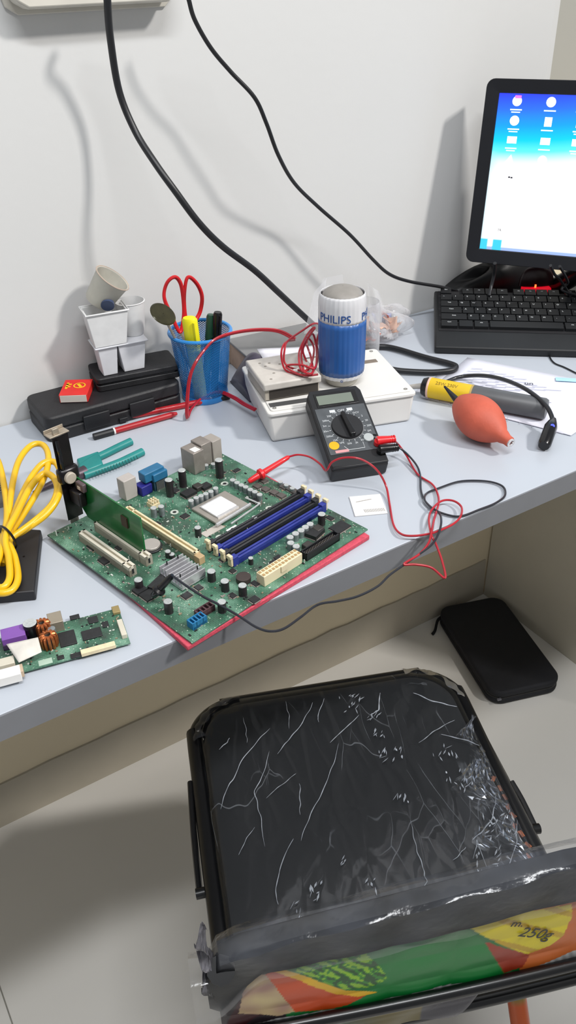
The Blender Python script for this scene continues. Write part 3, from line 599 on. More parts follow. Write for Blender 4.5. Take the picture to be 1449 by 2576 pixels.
# CPU socket
c1,c2,c3,c4=(0.0789,0.1387),(0.0768,0.1860),(0.1222,0.1879),(0.1241,0.1346)
def rectab(P): xs=[p[0] for p in P]; ys=[p[1] for p in P]; return ((xs[0]+xs[1])/2,(xs[2]+xs[3])/2,(ys[0]+ys[3])/2,(ys[1]+ys[2])/2)
a0,a1_,b0,b1_=rectab([c1,c2,c3,c4])
m=MB(); m.bb(a0,a1_,b0,b1_,Z0,Z0+.0035); bp('socket_frame',m,mat('socket_steel','a59f97',.4,metal=.5,var=.1),bevel=.001)
d0,d1,d2,d3=rectab([(0.0869,0.1433),(0.0859,0.1722),(0.1106,0.1753),(0.1154,0.1433)])
m=MB(); m.bb(d0,d1,d2,d3,Z0+.0035,Z0+.006); bp('processor_lid',m,mat('lid_silver','f0f0f2',.28,metal=.3,var=.12,vs=150),bevel=.0008)
m=MB(); m.bb(d1+.001,d1+.003,d2,d3,Z0+.0035,Z0+.0052); m.bb(d0-.002,d0-.0005,d2,d3,Z0+.0035,Z0+.005); bp('retention_lip',m,SILVER)
l0=(0.1263,0.1328); l1=(0.1241,0.1846)
m=MB(); m.tube([(l0[0]-.001,l0[1],Z0+.005),(l1[0]-.001,l1[1],Z0+.006)],.0019,8,sm=False); bp('load_plate_edge',m,SILVER)
l0=(0.1328,0.1470); l1=(0.1285,0.1906)
m=MB(); m.tube([(l0[0],l0[1],Z0+.003),(l1[0],l1[1],Z0+.004),(l1[0]-.004,l1[1]+.003,Z0+.004),(l1[0]-.022,l1[1]+.002,Z0+.003)],.0011,8,n=4); bp('socket_lever',m,SILVER)
for p in((0.0666,0.1216),(0.1384,0.1994),(0.1396,0.1247),(0.0628,0.1994)):
    m=MB(); m.lathe([(.0022,Z0),(.0022,Z0+.0004),(.0046,Z0+.0004),(.0046,Z0)],(p[0],p[1],0),24,cap=False); m.mi=1; m.cyl((p[0],p[1],Z0),(p[0],p[1],Z0+.0002),.0022,seg=16); bp('mounting_hole',m,[mat('hole_ring','b5bcb2',.4),CHIP])
# memory slots
sl0=(0.1492,0.1014); far0=(0.1495,0.2423)
sl3=(0.1836,0.0993); far3=(0.1878,0.2392)
BKS=mat('slot_black','26272b',.45,var=.2)
for k in range(4):
    t=k/3; aa=(sl0[0]*(1-t)+sl3[0]*t+far0[0]*(1-t)+far3[0]*t)/2; bA=sl0[1]*(1-t)+sl3[1]*t; bB=far0[1]*(1-t)+far3[1]*t
    mt_=BKS if k%2==0 else BLUE
    m=MB(); m.bb(aa-.0032,aa-.0008,bA+.004,bB-.004,Z0,Z0+.0085); m.bb(aa+.0008,aa+.0032,bA+.004,bB-.004,Z0,Z0+.0085); m.bb(aa-.0032,aa+.0032,bA+.004,bB-.004,Z0,Z0+.005)
    m.bb(aa-.0034,aa+.0034,bA+.001,bA+.008,Z0,Z0+.011); m.bb(aa-.0034,aa+.0034,bB-.008,bB-.001,Z0,Z0+.011)
    s_=bp('memory_slot',m,mt_,bevel=.0004)
    o_=s_.location
    for be,sg in((bA,-1),(bB,1)):
        m=MB(); m.bb(aa-.0028,aa+.0028,be-.0015,be+.0015,Z0+.001,Z0+.0105); m.bb(aa-.0032,aa+.0032,be-.0028 if sg<0 else be-.001,be+.001 if sg<0 else be+.0028,Z0+.0105,Z0+.0145)
        m.X=Matrix(); q=m.build('latch',CREAM,s_,bevel=.0005); q.location=q.location-o_
# x16 slot
pA=(0.0321,0.0828); pB=(0.1538,0.0831); bb_=(pA[1]+pB[1])/2
m=MB(); m.bb(pA[0],pB[0],bb_-.0038,bb_-.0012,Z0,Z0+.011); m.bb(pA[0],pB[0],bb_+.0012,bb_+.0038,Z0,Z0+.011); m.bb(pA[0],pB[0],bb_-.0038,bb_+.0038,Z0,Z0+.007)
m.bb(pA[0],pA[0]+.002,bb_-.0038,bb_+.0038,Z0,Z0+.011); m.bb(pB[0]-.003,pB[0],bb_-.0038,bb_+.0038,Z0,Z0+.011); m.bb(pA[0]+.011,pA[0]+.013,bb_-.0038,bb_+.0038,Z0,Z0+.011)
bp('graphics_slot',m,CREAM,bevel=.0004)
m=MB(); m.bb(pB[0]-.001,pB[0]+.008,bb_-.0045,bb_+.003,Z0,Z0+.009); bp('slot_retainer',m,mat('tan_plastic','b59a74',.5,var=.15),bevel=.0005)
PCI=mat('pci_ivory','cfc9b9',.5,var=.06,vs=100)
pc_=[]
for qA,qB in(((0.0355,0.0198),(0.1261,0.0245)),((0.0323,0.0420),(0.1240,0.0459))):
    bb2=(qA[1]+qB[1])/2
    m=MB(); m.bb(qA[0],qB[0],bb2-.0042,bb2-.0012,Z0,Z0+.0115); m.bb(qA[0],qB[0],bb2+.0012,bb2+.0042,Z0,Z0+.0115); m.bb(qA[0],qB[0],bb2-.0042,bb2+.0042,Z0,Z0+.008)
    m.bb(qB[0]-.012,qB[0]-.010,bb2-.0042,bb2+.0042,Z0,Z0+.0115); m.bb(qB[0]-.001,qB[0],bb2-.0042,bb2+.0042,Z0,Z0+.0115); m.bb(qA[0],qA[0]+.002,bb2-.0042,bb2+.0042,Z0,Z0+.0115)
    m.mi=1; m.bb(qB[0],qB[0]+.0002,bb2-.0012,bb2+.0012,Z0+.003,Z0+.009)
    bp('expansion_slot',m,[PCI,CHIP],bevel=.0005); pc_.append((qA[0],qB[0],bb2))
# heatsink
h0,h1,h2,h3=rectab([(0.1483,0.0349),(0.1455,0.0698),(0.1789,0.0699),(0.1860,0.0449)])
h1=h0+.034
m=MB(); m.bb(h0,h1,h2,h3,Z0+.001,Z0+.0045)
for k in range(8):
    x=h0+(h1-h0)*k/7.; m.bb(x-.0006,x+.0006,h2,h3,Z0+.0045,Z0+.0125 if k not in(3,4) else Z0+.011)
bp('chipset_heatsink',m,mat('alu_fins','c4c4c8',.3,metal=.6,var=.12,vs=200))
for p in((h0+.002,h2+.008),(h0+.002,h3-.008),(h1-.004,h3-.006),(h1-.006,h2+.004)):
    m=MB(); m.cyl((p[0],p[1],Z0+.012),(p[0],p[1],Z0+.016),.0007,seg=8); bp('heatsink_pin',m,BLACKG)
# battery
p=(0.1008,0.0632)
m=MB(); m.lathe([(.0115,0),(.012,.002),(.0115,.0025),(.0005,.0025)],(p[0],p[1],Z0),28); bp('battery_holder',m,CHIP)
m=MB(); m.cyl((p[0],p[1],Z0+.0025),(p[0],p[1],Z0+.0052),.0100,seg=28); bp('coin_battery',m,mat('cell_steel','b8b1ab',.35,metal=.4,var=.08),bevel=.0004)
# ATX power connector
qa=(0.2326,0.0998); qb=(0.2376,0.1530)
x0=qa[0]-.0095; x1=x0+.0115
m=MB(); m.bb(x0,x1,qa[1],qb[1],Z0,Z0+.0125)
bp('power_connector',m,mat('ivory_nylon','dccfae',.5,var=.05),bevel=.0006)
m=MB(); Ly=(qb[1]-qa[1])/12
for i in range(12):
    for j in range(2):
        cx_=x0+.003+j*.0055; cy_=qa[1]+Ly*(i+.5); m.bb(cx_-.0015,cx_+.0015,cy_-.0014,cy_+.0014,Z0+.0126,Z0+.0129)
bp('pin_sockets',m,mat('socket_tan','a88a5e',.6))
m=MB(); m.bb(x1,x1+.0012,(qa[1]+qb[1])/2-.004,(qa[1]+qb[1])/2+.004,Z0+.006,Z0+.0125); bp('locking_tab',m,mat('ivory_nylon','dccfae'))
# IDE header
qa=(0.2351,0.1579); qb=(0.2370,0.2080)
x0=(qa[0]+qb[0])/2-.009
m=MB(); m.bb(x0,x0+.0012,qa[1],qb[1],Z0,Z0+.009); m.bb(x0+.0075,x0+.009,qa[1],qb[1],Z0,Z0+.009); m.bb(x0,x0+.009,qa[1],qb[1],Z0,Z0+.002); m.bb(x0,x0+.009,qa[1],qa[1]+.0012,Z0,Z0+.009); m.bb(x0,x0+.009,qb[1]-.0012,qb[1],Z0,Z0+.009)
m.mi=1
for i in range(20):
    for j in range(2): yy=qa[1]+.003+i*.00254*((qb[1]-qa[1]-.006)/.0508); m.bb(x0+.003+j*.0025,x0+.0035+j*.0025,yy-.0003,yy+.0003,Z0+.002,Z0+.008)
bp('drive_header',m,[BLACK,STEEL])
# chips
def chip(name,p,w,d,h=.0015,mt_=CHIP,rz=0,legs=True):
    m=MB(); m.X=Matrix.Translation((p[0],p[1],0))@Matrix.Rotation(rz,4,'Z'); m.box((0,0,Z0+.0003+h/2),(w,d,h))
    if legs:
        m.mi=1; m.box((0,0,Z0+.0004),(w+.002,d*.9,.0004)); m.box((0,0,Z0+.0004),(w*.9,d+.002,.0004))
    bp(name,m,[mt_,STEEL])
chip('io_chip',(0.2208,0.2250),.015,.020)
chip('chip',(0.0506,0.1553),.012,.016,.004); chip('chip',(0.0537,0.1779),.010,.012,.004)
chip('chip',(0.2091,0.1970),.016,.018,.005,CHIP,.2)
chip('chip',(0.0134,0.1558),.008,.01); chip('chip',(0.0562,0.0238),.012,.014,.002); chip('chip',(0.0850,0.0179),.012,.014,.002)
chip('chip',(0.1629,0.0132),.014,.014,.002); chip('chip',(0.1506,0.0115),.01,.012,.003)
chip('bios_chip',(0.1554,0.0312),.010,.024,.004,CHIP,.3)
for p in((0.0967,0.2204),(0.1084,0.2219),(0.1207,0.2241),(0.1314,0.2250),(0.1206,0.2403),(0.1368,0.2415),(0.1274,0.2419),(0.0930,0.2335)): chip('mosfet',p,.009,.008,.0025,mat('mosfet_grey','55504d',.5,var=.2,vs=200))
for p in((0.1721,0.1001),(0.1932,0.0948),(0.1221,0.0858),(0.2144,0.1327),(0.2112,0.1415),(0.2245,0.0966),(0.0819,0.1239),(0.1161,0.1972),(0.2218,0.0690),(0.0775,0.0391),(0.1896,0.0385),(0.0717,0.0933),(0.0322,0.1497),(0.0429,0.2137),(0.0518,0.2281),(0.2013,0.2305),(0.2415,0.0795),(0.1887,0.0543)): chip('chip',p,random.uniform(.005,.009),random.uniform(.005,.009),.0014)
m=MB(); p=(0.2125,0.0921); m.lathe([(.007,Z0),(.0075,Z0+.002),(.0075,Z0+.006),(.0055,Z0+.0065),(.003,Z0+.0062),(.0005,Z0+.0062)],(p[0],p[1],0),24); bp('choke',m,mat('choke_brown','3a302d',.6,var=.2))
for p in((0.2215,0.1749),(0.2235,0.1552),(0.2085,0.2037),(0.2237,0.1237),(0.0492,0.1702)):
    m=MB(); m.box((p[0],p[1],Z0+.003),(.010,.010,.006)); bp('choke',m,mat('choke_dark','34322f',.5,var=.2),bevel=.001)
m=MB(); p=(0.1389,0.1322); m.box((p[0]+.002,p[1]+.012,Z0+.0004),(.012,.014,.0004)); bp('paper_sticker',m,mat('sticker_white','d8d8d6'))
vs,fs=text_geo('2',.010,.0001); m=MB(); X=Matrix.Translation((p[0]+.002,p[1]+.012,Z0+.0008))@Matrix.Rotation(PI/2,4,'Z'); m.add([X@v for v in vs],fs); bp('sticker_digit',m,CHIP,smooth=False)
m=MB(); p=(0.1246,0.1277); m.box((p[0],p[1],Z0+.0004),(.010,.026,.0006)); bp('bracket_pad',m,mat('pad_grey','b5aea6',.5))
# headers at front edge
def hdr(p0,p1,w,h,mt_,name):
    L_=abs(p1[1]-p0[1]); m=MB(); x=(p0[0]+p1[0])/2; y0=min(p0[1],p1[1])
    m.bb(x-w/2,x-w/2+.001,y0,y0+L_,Z0,Z0+h); m.bb(x+w/2-.001,x+w/2,y0,y0+L_,Z0,Z0+h); m.bb(x-w/2,x+w/2,y0,y0+L_,Z0,Z0+.003)
    for k in range(5): m.bb(x-w/2,x+w/2,y0+L_*k/4-.0007,y0+L_*k/4+.0007,Z0,Z0+h*.95)
    bp(name,m,mt_)
hdr((0.2278,0.0120),(0.2282,0.0275),.009,.008,mat('header_blue','1f6f9f',.45),'front_panel_header')
hdr((0.2206,0.0257),(0.2221,0.0435),.008,.007,mat('header_maroon','51363c',.5),'sata_connector')
m=MB()
for k in range(420):
    x,y=random.uniform(.004,S-.004),random.uniform(.004,S-.004)
    if (a0-.004<x<a1_+.004 and b0-.004<y<b1_+.004): continue
    w_,d_=random.choice([(.001,.002),(.002,.001),(.0012,.0022),(.003,.0015),(.0016,.003),(.0015,.0015)]); m.mi=random.choice([0,0,1,1,2,3,3])
    m.bb(x-w_/2,x+w_/2,y-d_/2,y+d_/2,Z0,Z0+random.uniform(.0005,.0012))
for k in range(70):
    x,y=random.uniform(.006,S-.006),random.uniform(.006,S-.006)
    if (a0-.004<x<a1_+.004 and b0-.004<y<b1_+.004): continue
    m.mi=random.choice([2,3]); m.cyl((x,y,Z0),(x,y,Z0+random.uniform(.003,.006)),.0006,seg=6)
sm_=bp('surface_components',m,[CHIP,mat('smd_tan','8f7f69',.5),mat('smd_pale','c3c8c0',.4),STEEL],smooth=False); sm_['kind']='stuff'

# expansion card standing in the second slot
qA0,qE,bc_=pc_[1]
def bw(a,b_,z): 
    X=Matrix.Translation(((-0.0339,-0.2950,0)[0],(-0.0339,-0.2950,0)[1],.7562))@Matrix.Rotation(-1.3510,4,'Z'); return X@V((a,b_,z))
cd=thing('expansion_card','green expansion card with a metal bracket standing upright in the motherboard slot','expansion card',bw(0,bc_,Z0+.009),-1.3510)
cz=0; c0=.004; c1x=.0005+ ((0.1185,0.0436))[0]
CG=mat('card_green','0f5f2a',.3,var=.25,vs=60,coat=.3)
m=MB(); m.prism([(c0,.012),(c0+.012,.0),(qE-.012,0),(qE-.012,.006),(c1x,.008),(c1x,.047),(c0,.047)],-.0008,.0008,'y'); m.build('card_board',CG,cd)
m=MB(); m.box((c1x-.028,-.0016,.030),(.010,.0016,.012)); m.build('card_chip',mat('card_chip','3a2a1c',.5),cd)
BRK=mat('bracket_black','141013',.3,metal=.3,var=.5,vs=60)
m=MB(); m.bb(.0,.0011,-.0165,.0025,-.004,.098); m.build('bracket_plate',BRK,cd,bevel=.0003)
m=MB(); m.bb(-.0115,.0011,-.0185,.0045,.098,.0995); m.bb(-.0115,-.0105,-.0185,.0045,.0995,.103); m.bb(-.004,-.001,-.013,-.006,.0995,.106); m.build('bracket_tab',mat('bracket_steel','a59a8b',.4,metal=.5,var=.2,vs=80),cd,bevel=.0004)
m=MB(); m.bb(.0002,.0009,-.0155,-.0035,.083,.0979); m.build('bracket_neck',mat('bracket_steel','a59a8b'),cd)
m=MB(); m.bb(.0,.001,-.014,-.004,-.012,-.0041); m.build('bracket_foot',mat('bracket_steel2','77706b',.4,metal=.5),cd)
m=MB(); m.bb(.0015,.022,-.010,-.001,.018,.036); m.build('port_body',mat('port_black','1a1618',.35,var=.3,vs=60),cd,bevel=.002)
m=MB(); m.cyl((.002,-.008,.050),(.010,-.008,.050),.0065,seg=20); m.build('pale_plug',mat('plug_cream','b3a99b',.5),cd,bevel=.001)
m=MB(); m.bb(.012,.026,-.006,-.001,.037,.047); m.build('card_connector',mat('conn_grey','57494b',.5,var=.3),cd,bevel=.001)
m=MB(); m.bb(.016,.021,-.0066,-.006,.039,.043); m.build('jumper',mat('jumper_pale','c9b9a9',.5),cd)
m=MB(); m.tube([(.0014,-.012,.094),(.004,-.013,.085),(.003,-.012,.078),(.0045,-.013,.07),(.0025,-.012,.06)],.0022,8,n=4); m.build('black_clip',BLACKG,cd)
m=MB(); m.bb(-.006,.006,-.018,.006,.042,.060); m.build('port_cover',BRK,cd,bevel=.004)

# ================================================================ LEFT SIDE OF THE DESK
pl=thing('pliers','pliers with toothed teal plastic handles lying behind the motherboard','pliers',(0.0379,-0.1853,0.7500))
o=V((0.0379,-0.1853,0.7500)); TEAL=mat('teal_plastic','1e7f7c',.4,var=.1)
g=lambda p:V(p)-o
def armm(pts,w,h,mt_,name,teeth=False):
    m=MB(); m.tube([g(p)+V((0,0,h*.5)) for p in pts],w,10,n=6,flat=1)
    ob=m.build(name,mt_,pl)
    return ob
armm([(0.0496,-0.1758,0.7525),(0.0689,-0.1660,0.7525),(0.0898,-0.1601,0.7525),(0.1082,-0.1546,0.7525),(0.1267,-0.1498,0.7525)],.0052,.004,TEAL,'handle')
armm([(0.0456,-0.1955,0.7525),(0.0681,-0.1941,0.7525),(0.0926,-0.1916,0.7525),(0.1103,-0.1874,0.7525),(0.1280,-0.1828,0.7525)],.0052,.004,TEAL,'handle')
m=MB(); m.prism([tuple(g(p))[:2] for p in((0.0501,-0.1596,0.7500),(0.0801,-0.1567,0.7500),(0.0732,-0.1893,0.7500),(0.0438,-0.1938,0.7500))],.001,.0095); m.build('handle_joint',TEAL,pl,bevel=.002)
m=MB()
for k in range(15):
    t=k/14; p=g((0.0573,-0.2085,0.7595))*(1-t)+g((0.1131,-0.2014,0.7595))*t; m.box(p+V((0,0,.0008)),(.0008,.0075,.0012),-.2)
m.build('grip_ridges',mat('teal_dark','125250',.5),pl)
m=MB(); m.tube([g(p) for p in((0.0500,-0.1890,0.7550),(0.0313,-0.1925,0.7560),(0.0059,-0.1946,0.7560),(-0.0177,-0.1978,0.7540))],.005,10,n=5,rf=lambda q:.0062*(1-q)+.0022,flat=1); m.build('jaw',mat('jaw_steel','4a3f48',.4,metal=.4,var=.15),pl)

bpz=thing('black_box','flat black plastic box under the yellow cable','box',(-0.0742,-0.3098,0.7500))
o=V((-0.0742,-0.3098,0.7500)); m=MB(); m.prism([tuple(V(p)-o)[:2] for p in((-0.0373,-0.2874,0.7620),(-0.0772,-0.3857,0.7620),(-0.1269,-0.3617,0.7620),(-0.0939,-0.2400,0.7620))],.0002,.012)
m.build('box_body',mat('box_black','1c1b1e',.5,var=.15),bpz,bevel=.0015)
m=MB(); p=V((-0.0680,-0.3248,0.7620))-o; m.cyl((p.x,p.y,.012),(p.x,p.y,.0123),.0012,seg=12); m.build('box_screw',BLACKG,bpz)

YC=mat('cable_yellow','e3b40e',.4,var=.07,coat=.3)
yc=thing('yellow_cable','coiled yellow cable tied with a black tie on the flat black box','cable',(-0.0719,-0.2849,0.7650))
o=V((-0.0719,-0.2849,0.7650)); m=MB(); g=lambda p:V(p)-o
Lp=[(-0.0920,-0.3325,0.7670),(-0.0811,-0.3106,0.7740),(-0.0644,-0.2749,0.7820),(-0.0503,-0.2430,0.7900),(-0.0265,-0.1947,0.7960),(-0.0044,-0.1720,0.8000),(0.0088,-0.1754,0.8000),(0.0072,-0.2023,0.8000),(-0.0055,-0.2322,0.7970),(-0.0248,-0.2557,0.7900),(-0.0521,-0.2797,0.7800),(-0.0761,-0.3030,0.7750),
 (-0.0972,-0.3305,0.7680),(-0.1144,-0.3614,0.7660),(-0.1068,-0.3753,0.7660),(-0.0957,-0.3770,0.7660),(-0.0857,-0.3652,0.7680),(-0.0785,-0.3344,0.7700),(-0.0754,-0.3085,0.7780),(-0.0573,-0.2760,0.7850),(-0.0296,-0.2383,0.7930),(-0.0063,-0.2200,0.8000),(0.0075,-0.2242,0.8000),(0.0036,-0.2547,0.8000),(-0.0106,-0.2862,0.7960),(-0.0302,-0.2999,0.7870),(-0.0579,-0.3033,0.7780),(-0.0781,-0.3042,0.7730),
 (-0.0969,-0.3338,0.7700),(-0.1105,-0.3560,0.7680),(-0.1031,-0.3706,0.7680),(-0.0930,-0.3633,0.7700),(-0.0850,-0.3379,0.7750),(-0.0790,-0.3135,0.7840),(-0.0577,-0.2864,0.7900),(-0.0323,-0.2551,0.7960),(-0.0120,-0.2409,0.8000),(-0.0051,-0.2537,0.8000),(-0.0082,-0.2754,0.7980),(-0.0198,-0.2913,0.7920),(-0.0378,-0.2983,0.7850),(-0.0673,-0.3072,0.7790),(-0.0808,-0.3057,0.7760),
 (-0.0823,-0.2592,0.7800),(-0.0657,-0.1926,0.7900),(-0.0462,-0.1517,0.7950),(-0.0438,-0.1754,0.7950),(-0.0520,-0.2222,0.7900),(-0.0641,-0.2696,0.7840),(-0.0790,-0.3052,0.7800),(-0.0950,-0.3351,0.7750),(-0.1080,-0.3418,0.7700)]
m.tube([g(p) for p in Lp],.0036,10,n=8); m.build('cable_coil',YC,yc)
pk=g((-0.0762,-0.3054,0.7780)); m=MB()
dd=(g((-0.0712,-0.3255,0.7780))-g((-0.0816,-0.2872,0.7780))).normalized()
m.tube([pk+dd*.016*math.cos(k*PI/6)+V((0,0,1))*.012*math.sin(k*PI/6) for k in range(12)],.0013,6,True,n=3); m.build('cable_tie',BLACKG,yc)
hs=thing('heatsink','ribbed grey metal heatsink at the left edge of the desk','heatsink',(-0.0604,-0.1715,0.7500))
o=V((-0.0604,-0.1715,0.7500)); m=MB()
m.bb(-.02,.0165,-.03,.03,.0002,.004)
for k in range(12): m.bb(-.02,.0165,-.029+k*.005,-.027+k*.005,.004,.02)
m.build('fins',mat('fin_grey','8d8b88',.4,metal=.5),hs)

# small controller board
E_=thing('controller_board','small green circuit board with copper coils at the front left of the desk','circuit board',((-0.0258,-0.4975,0)[0],(-0.0258,-0.4975,0)[1],.7504),-0.1930)
Z0=.0036
m=MB(); ew=.21; et=.058
tl=(0.0016,0.0527)
m.bb(-ew,0,0,tl[1],.002,Z0); m.build('circuit_board',BDM,E_,bevel=.0003)
def ep(name,m,mts,**k): return m.build(name,mts,E_,**k)
for x,y in((-.006,.006),(-.006,tl[1]-.006),(-ew+.01,.006)):
    m=MB(); m.cyl((x,y,0),(x,y,.002),.002,seg=10); ep('standoff',m,BLACK)
def ebox(name,p,w,d,h,mt_,rz=0,z=None,bev=.0004): 
    m=MB(); m.box((p[0],p[1],(z if z is not None else Z0)+h/2),(w,d,h),rz); return ep(name,m,mt_,bevel=bev)
p=(-0.0976,0.0423); ebox('purple_connector',p,.021,.016,.012,mat('purple_plastic','7b4da0',.45))
ebox('connector_base',(p[0]-.0,p[1]-.0005),.022,.017,.006,mat('purple_dark','3b2a48',.5))
p=(-0.0815,0.0435); m=MB(); m.lathe([(.0065,Z0),(.0065,Z0+.016),(.0062,Z0+.0165)],(p[0],p[1],0),24,cap=False); m.mi=1; m.lathe([(.0062,Z0+.0165),(.005,Z0+.0163),(.0003,Z0+.0163)],(p[0],p[1],0),24); ep('capacitor',m,[BLACKG,CAPTOP])
p=(-0.0643,0.0359); m=MB(); m.lathe([(.0035,Z0),(.0035,Z0+.010)],(p[0],p[1],0),18); ep('capacitor',m,CAPSIL)
COP=mat('copper_wire','b5683c',.3,metal=.7,var=.2,vs=300)
for p in((-0.0717,0.0432),(-0.0687,0.0246)):
    m=MB(); m.lathe([(.0055,Z0),(.0062,Z0+.002),(.0062,Z0+.012),(.0025,Z0+.0122),(.0025,Z0+.010)],(p[0],p[1],0),24)
    ob=ep('coil_core',m,mat('coil_core','4c443e',.5,var=.2)); oo=ob.location
    m=MB()
    for k in range(12):
        a=k*2*PI/12; m.tube([(p[0]+.0066*math.cos(a),p[1]+.0066*math.sin(a),Z0+.0005),(p[0]+.0072*math.cos(a),p[1]+.0072*math.sin(a),Z0+.006),(p[0]+.0066*math.cos(a),p[1]+.0066*math.sin(a),Z0+.0125),(p[0]+.003*math.cos(a),p[1]+.003*math.sin(a),Z0+.0128)],.0014,6,n=3)
    q=m.build('winding',COP,ob); q.location=q.location-oo
p=(-0.0592,0.0485); ebox('usb_port',p,.013,.016,.0115,mat('usb_steel','a09686',.4,metal=.5,var=.1))
p=(-0.0525,0.0272); ebox('chip',p,.015,.020,.0016,CHIP)
p=(-0.0306,0.0249); ebox('chip',p,.018,.013,.0014,CHIP)
p=(-0.0260,0.0439); ebox('chip',p,.009,.009,.0014,CHIP)
p=(-0.0414,0.0546); ebox('chip',p,.009,.006,.0014,CHIP)
p=(-0.0487,0.0020); ebox('chip',p,.010,.006,.0014,CHIP)
p=(-0.0164,0.0332); ebox('chip',p,.006,.008,.0012,CHIP)
p=(-0.0621,0.0048); ebox('chip',p,.006,.005,.0012,CHIP)
pA=(-0.0403,-0.0000); pB=(-0.0176,0.0022); ebox('ribbon_connector',((pA[0]+pB[0])/2,(pA[1]+pB[1])/2),.031,.006,.004,CREAM)
p=(-0.0034,0.0187); ebox('side_connector',p,.005,.023,.005,mat('conn_ivory','c7c1b1',.5))
p=(-0.0031,0.0484); ebox('gold_contact',p,.007,.010,.003,mat('dull_gold','9c8a5e',.5,metal=.3))
p=(-0.0756,0.0049); ebox('silk_label',p,.012,.007,.0003,mat('silk_white','a9bfae',.6),bev=0)
p=(-0.1081,-0.0053); ebox('white_connector',p,.022,.012,.009,WHITEP)
p=(-0.1116,0.0108); ebox('ivory_connector',p,.022,.010,.008,mat('conn_ivory','c7c1b1'))
p=(-0.1008,-0.0017); ebox('tan_connector',p,.012,.010,.007,mat('conn_tan','b9a48c',.5))
m=MB()
for k in range(160):
    x,y=random.uniform(-ew+.003,-.003),random.uniform(.003,tl[1]-.003); w_,d_=random.choice([(.001,.002),(.002,.001),(.0015,.0015)]); m.mi=random.choice([0,1,2]); m.bb(x-w_/2,x+w_/2,y-d_/2,y+d_/2,Z0,Z0+.0008)
q=ep('surface_components',m,[CHIP,mat('smd_tan','8f7f69'),mat('smd_pale','c3c8c0')],smooth=False); q['kind']='stuff'
qs=[V((p[0],p[1],.0145-.005*k)) for k,p in enumerate(((-0.1047,0.0272),(-0.0771,0.0251),(-0.0766,0.0084),(-0.0972,0.0031)))]
X=Matrix.Translation(((-0.0258,-0.4975,0)[0],(-0.0258,-0.4975,0)[1],.7504))@Matrix.Rotation(-0.1930,4,'Z')
q0=[X@V((q.x,q.y,z)) for q,z in zip(qs,(.0162,.0165,.013,.0125))]
m=MB()
m.grid(lambda u,v:q0[3]*(1-u)*(1-v)+q0[2]*u*(1-v)+q0[1]*u*v+q0[0]*(1-u)*v+V((0,0,.0012*math.sin(5*u)*math.sin(PI*v))),10,8)
tag(m.build('paper_tag',mat('tag_paper','cbc7bf',.7,var=.12,vs=60),solid=.0003),'white paper tag lying on the small green circuit board','paper')

# ---------------------------------------------------------------- small white label card
m=MB(); m.prism([tuple(p)[:2] for p in((0.2842,-0.4089,0.7510),(0.3171,-0.4243,0.7510),(0.3001,-0.4601,0.7510),(0.2664,-0.4447,0.7510))],.7502,.7514)
lc=m.build('label_card',mat('card_white','dedddb',.6,var=.02),bevel=.0002); tag(lc,'small white printed card lying right of the motherboard','card')
pr=mat('faint_print','b3afab',.7)
m=MB(); o=lc.location
for k in range(13):
    t=k/12; p=V((0.2814,-0.4429,0.7517))*(1-t)+V((0.3010,-0.4524,0.7517))*t; m.box(p-o,(.0007,.006,.0002),-.3)
for k in range(5):
    p=V((0.2859,-0.4234,0.7517))*(1-k/4)+V((0.3000,-0.4271,0.7517))*(k/4); m.box(p-o,(.004,.001,.0002),-.3)
m.build('print',pr,lc)

# ================================================================ RIGHT SIDE OF THE DESK
PW=mat('paper_sheet','d9dae6',.7,var=.02,vs=10)
def paper(name,label,quad,z,mt_=PW):
    q=[V(p) for p in quad]
    m=MB(); m.grid(lambda u,v:(lambda p:V((p.x,p.y,z+.0012*abs(math.sin(2.5*u+1)*math.sin(2*v)))))(q[0]*(1-u)*(1-v)+q[1]*u*(1-v)+q[2]*u*v+q[3]*(1-u)*v),14,14)
    return tag(m.build(name,mt_,solid=.00025),label,'paper')
p1=paper('paper_sheet','printed white paper sheet under the yellow and grey cylinder',[(0.5171,-0.2579,0.7500),(0.6631,-0.1942,0.7500),(0.7750,-0.4154,0.7500),(0.6019,-0.4529,0.7500)],.7504)
p2=paper('paper_sheet','white paper sheet showing along the front of the printed sheet',[(0.5229,-0.2388,0.7500),(0.6067,-0.2076,0.7500),(0.6858,-0.4613,0.7500),(0.5972,-0.4433,0.7500)],.7501)
INK=mat('ink_black','3a3a48',.6); INKF=mat('ink_faint','b2b3c6',.6)
o=p1.location
def ontable(strs,mt_,name,par,z=.7522):
    m=MB(); o=par.location
    for s_,pos,size,rz in strs:
        vs,fs=text_geo(s_,size,.0001); X=Matrix.Translation((pos[0],pos[1],z))@Matrix.Rotation(rz,4,'Z'); m.add([X@v-o for v in vs],fs)
    m.build(name,mt_,par,smooth=False)
rz=-.75
ontable([('un',(0.6693,-0.3147,0.7500),.013,rz)],INK,'large_print',p1)
m=MB()
for k in range(9):
    a=V((0.6417,-0.2293,0.7521)); d1=(V((0.6911,-0.3464,0.7521))-a); d2=(V((0.5858,-0.2566,0.7521))-a)
    st=a+d2*(k/6.)+d1*.05; n_=5+(k*3)%4
    for j in range(n_):
        p=st+d1*(j*.13+.02*((k*j)%3)); m.box(p-o,(.016+.004*((k+j)%3),.0009,.0002),rz)
m.build('text_lines',INKF,p1)
m=MB(); p=V((0.7221,-0.3365,0.7522))-o; m.box(p,(.03,.012,.0002),rz); m.build('blue_stamp',mat('stamp_blue','a9d3ea',.6),p1)
m=MB()
a=V((0.5218,-0.2691,0.7514)); b_=V((0.5953,-0.4347,0.7514)); o2_=p2.location
for k in range(12):
    p=a*(1-k/11)+b_*(k/11); m.box(p-o2_,(.0005,.012,.0002),rz)
m.build('ruled_line',mat('rule_grey','a9a9b5',.6),p2)

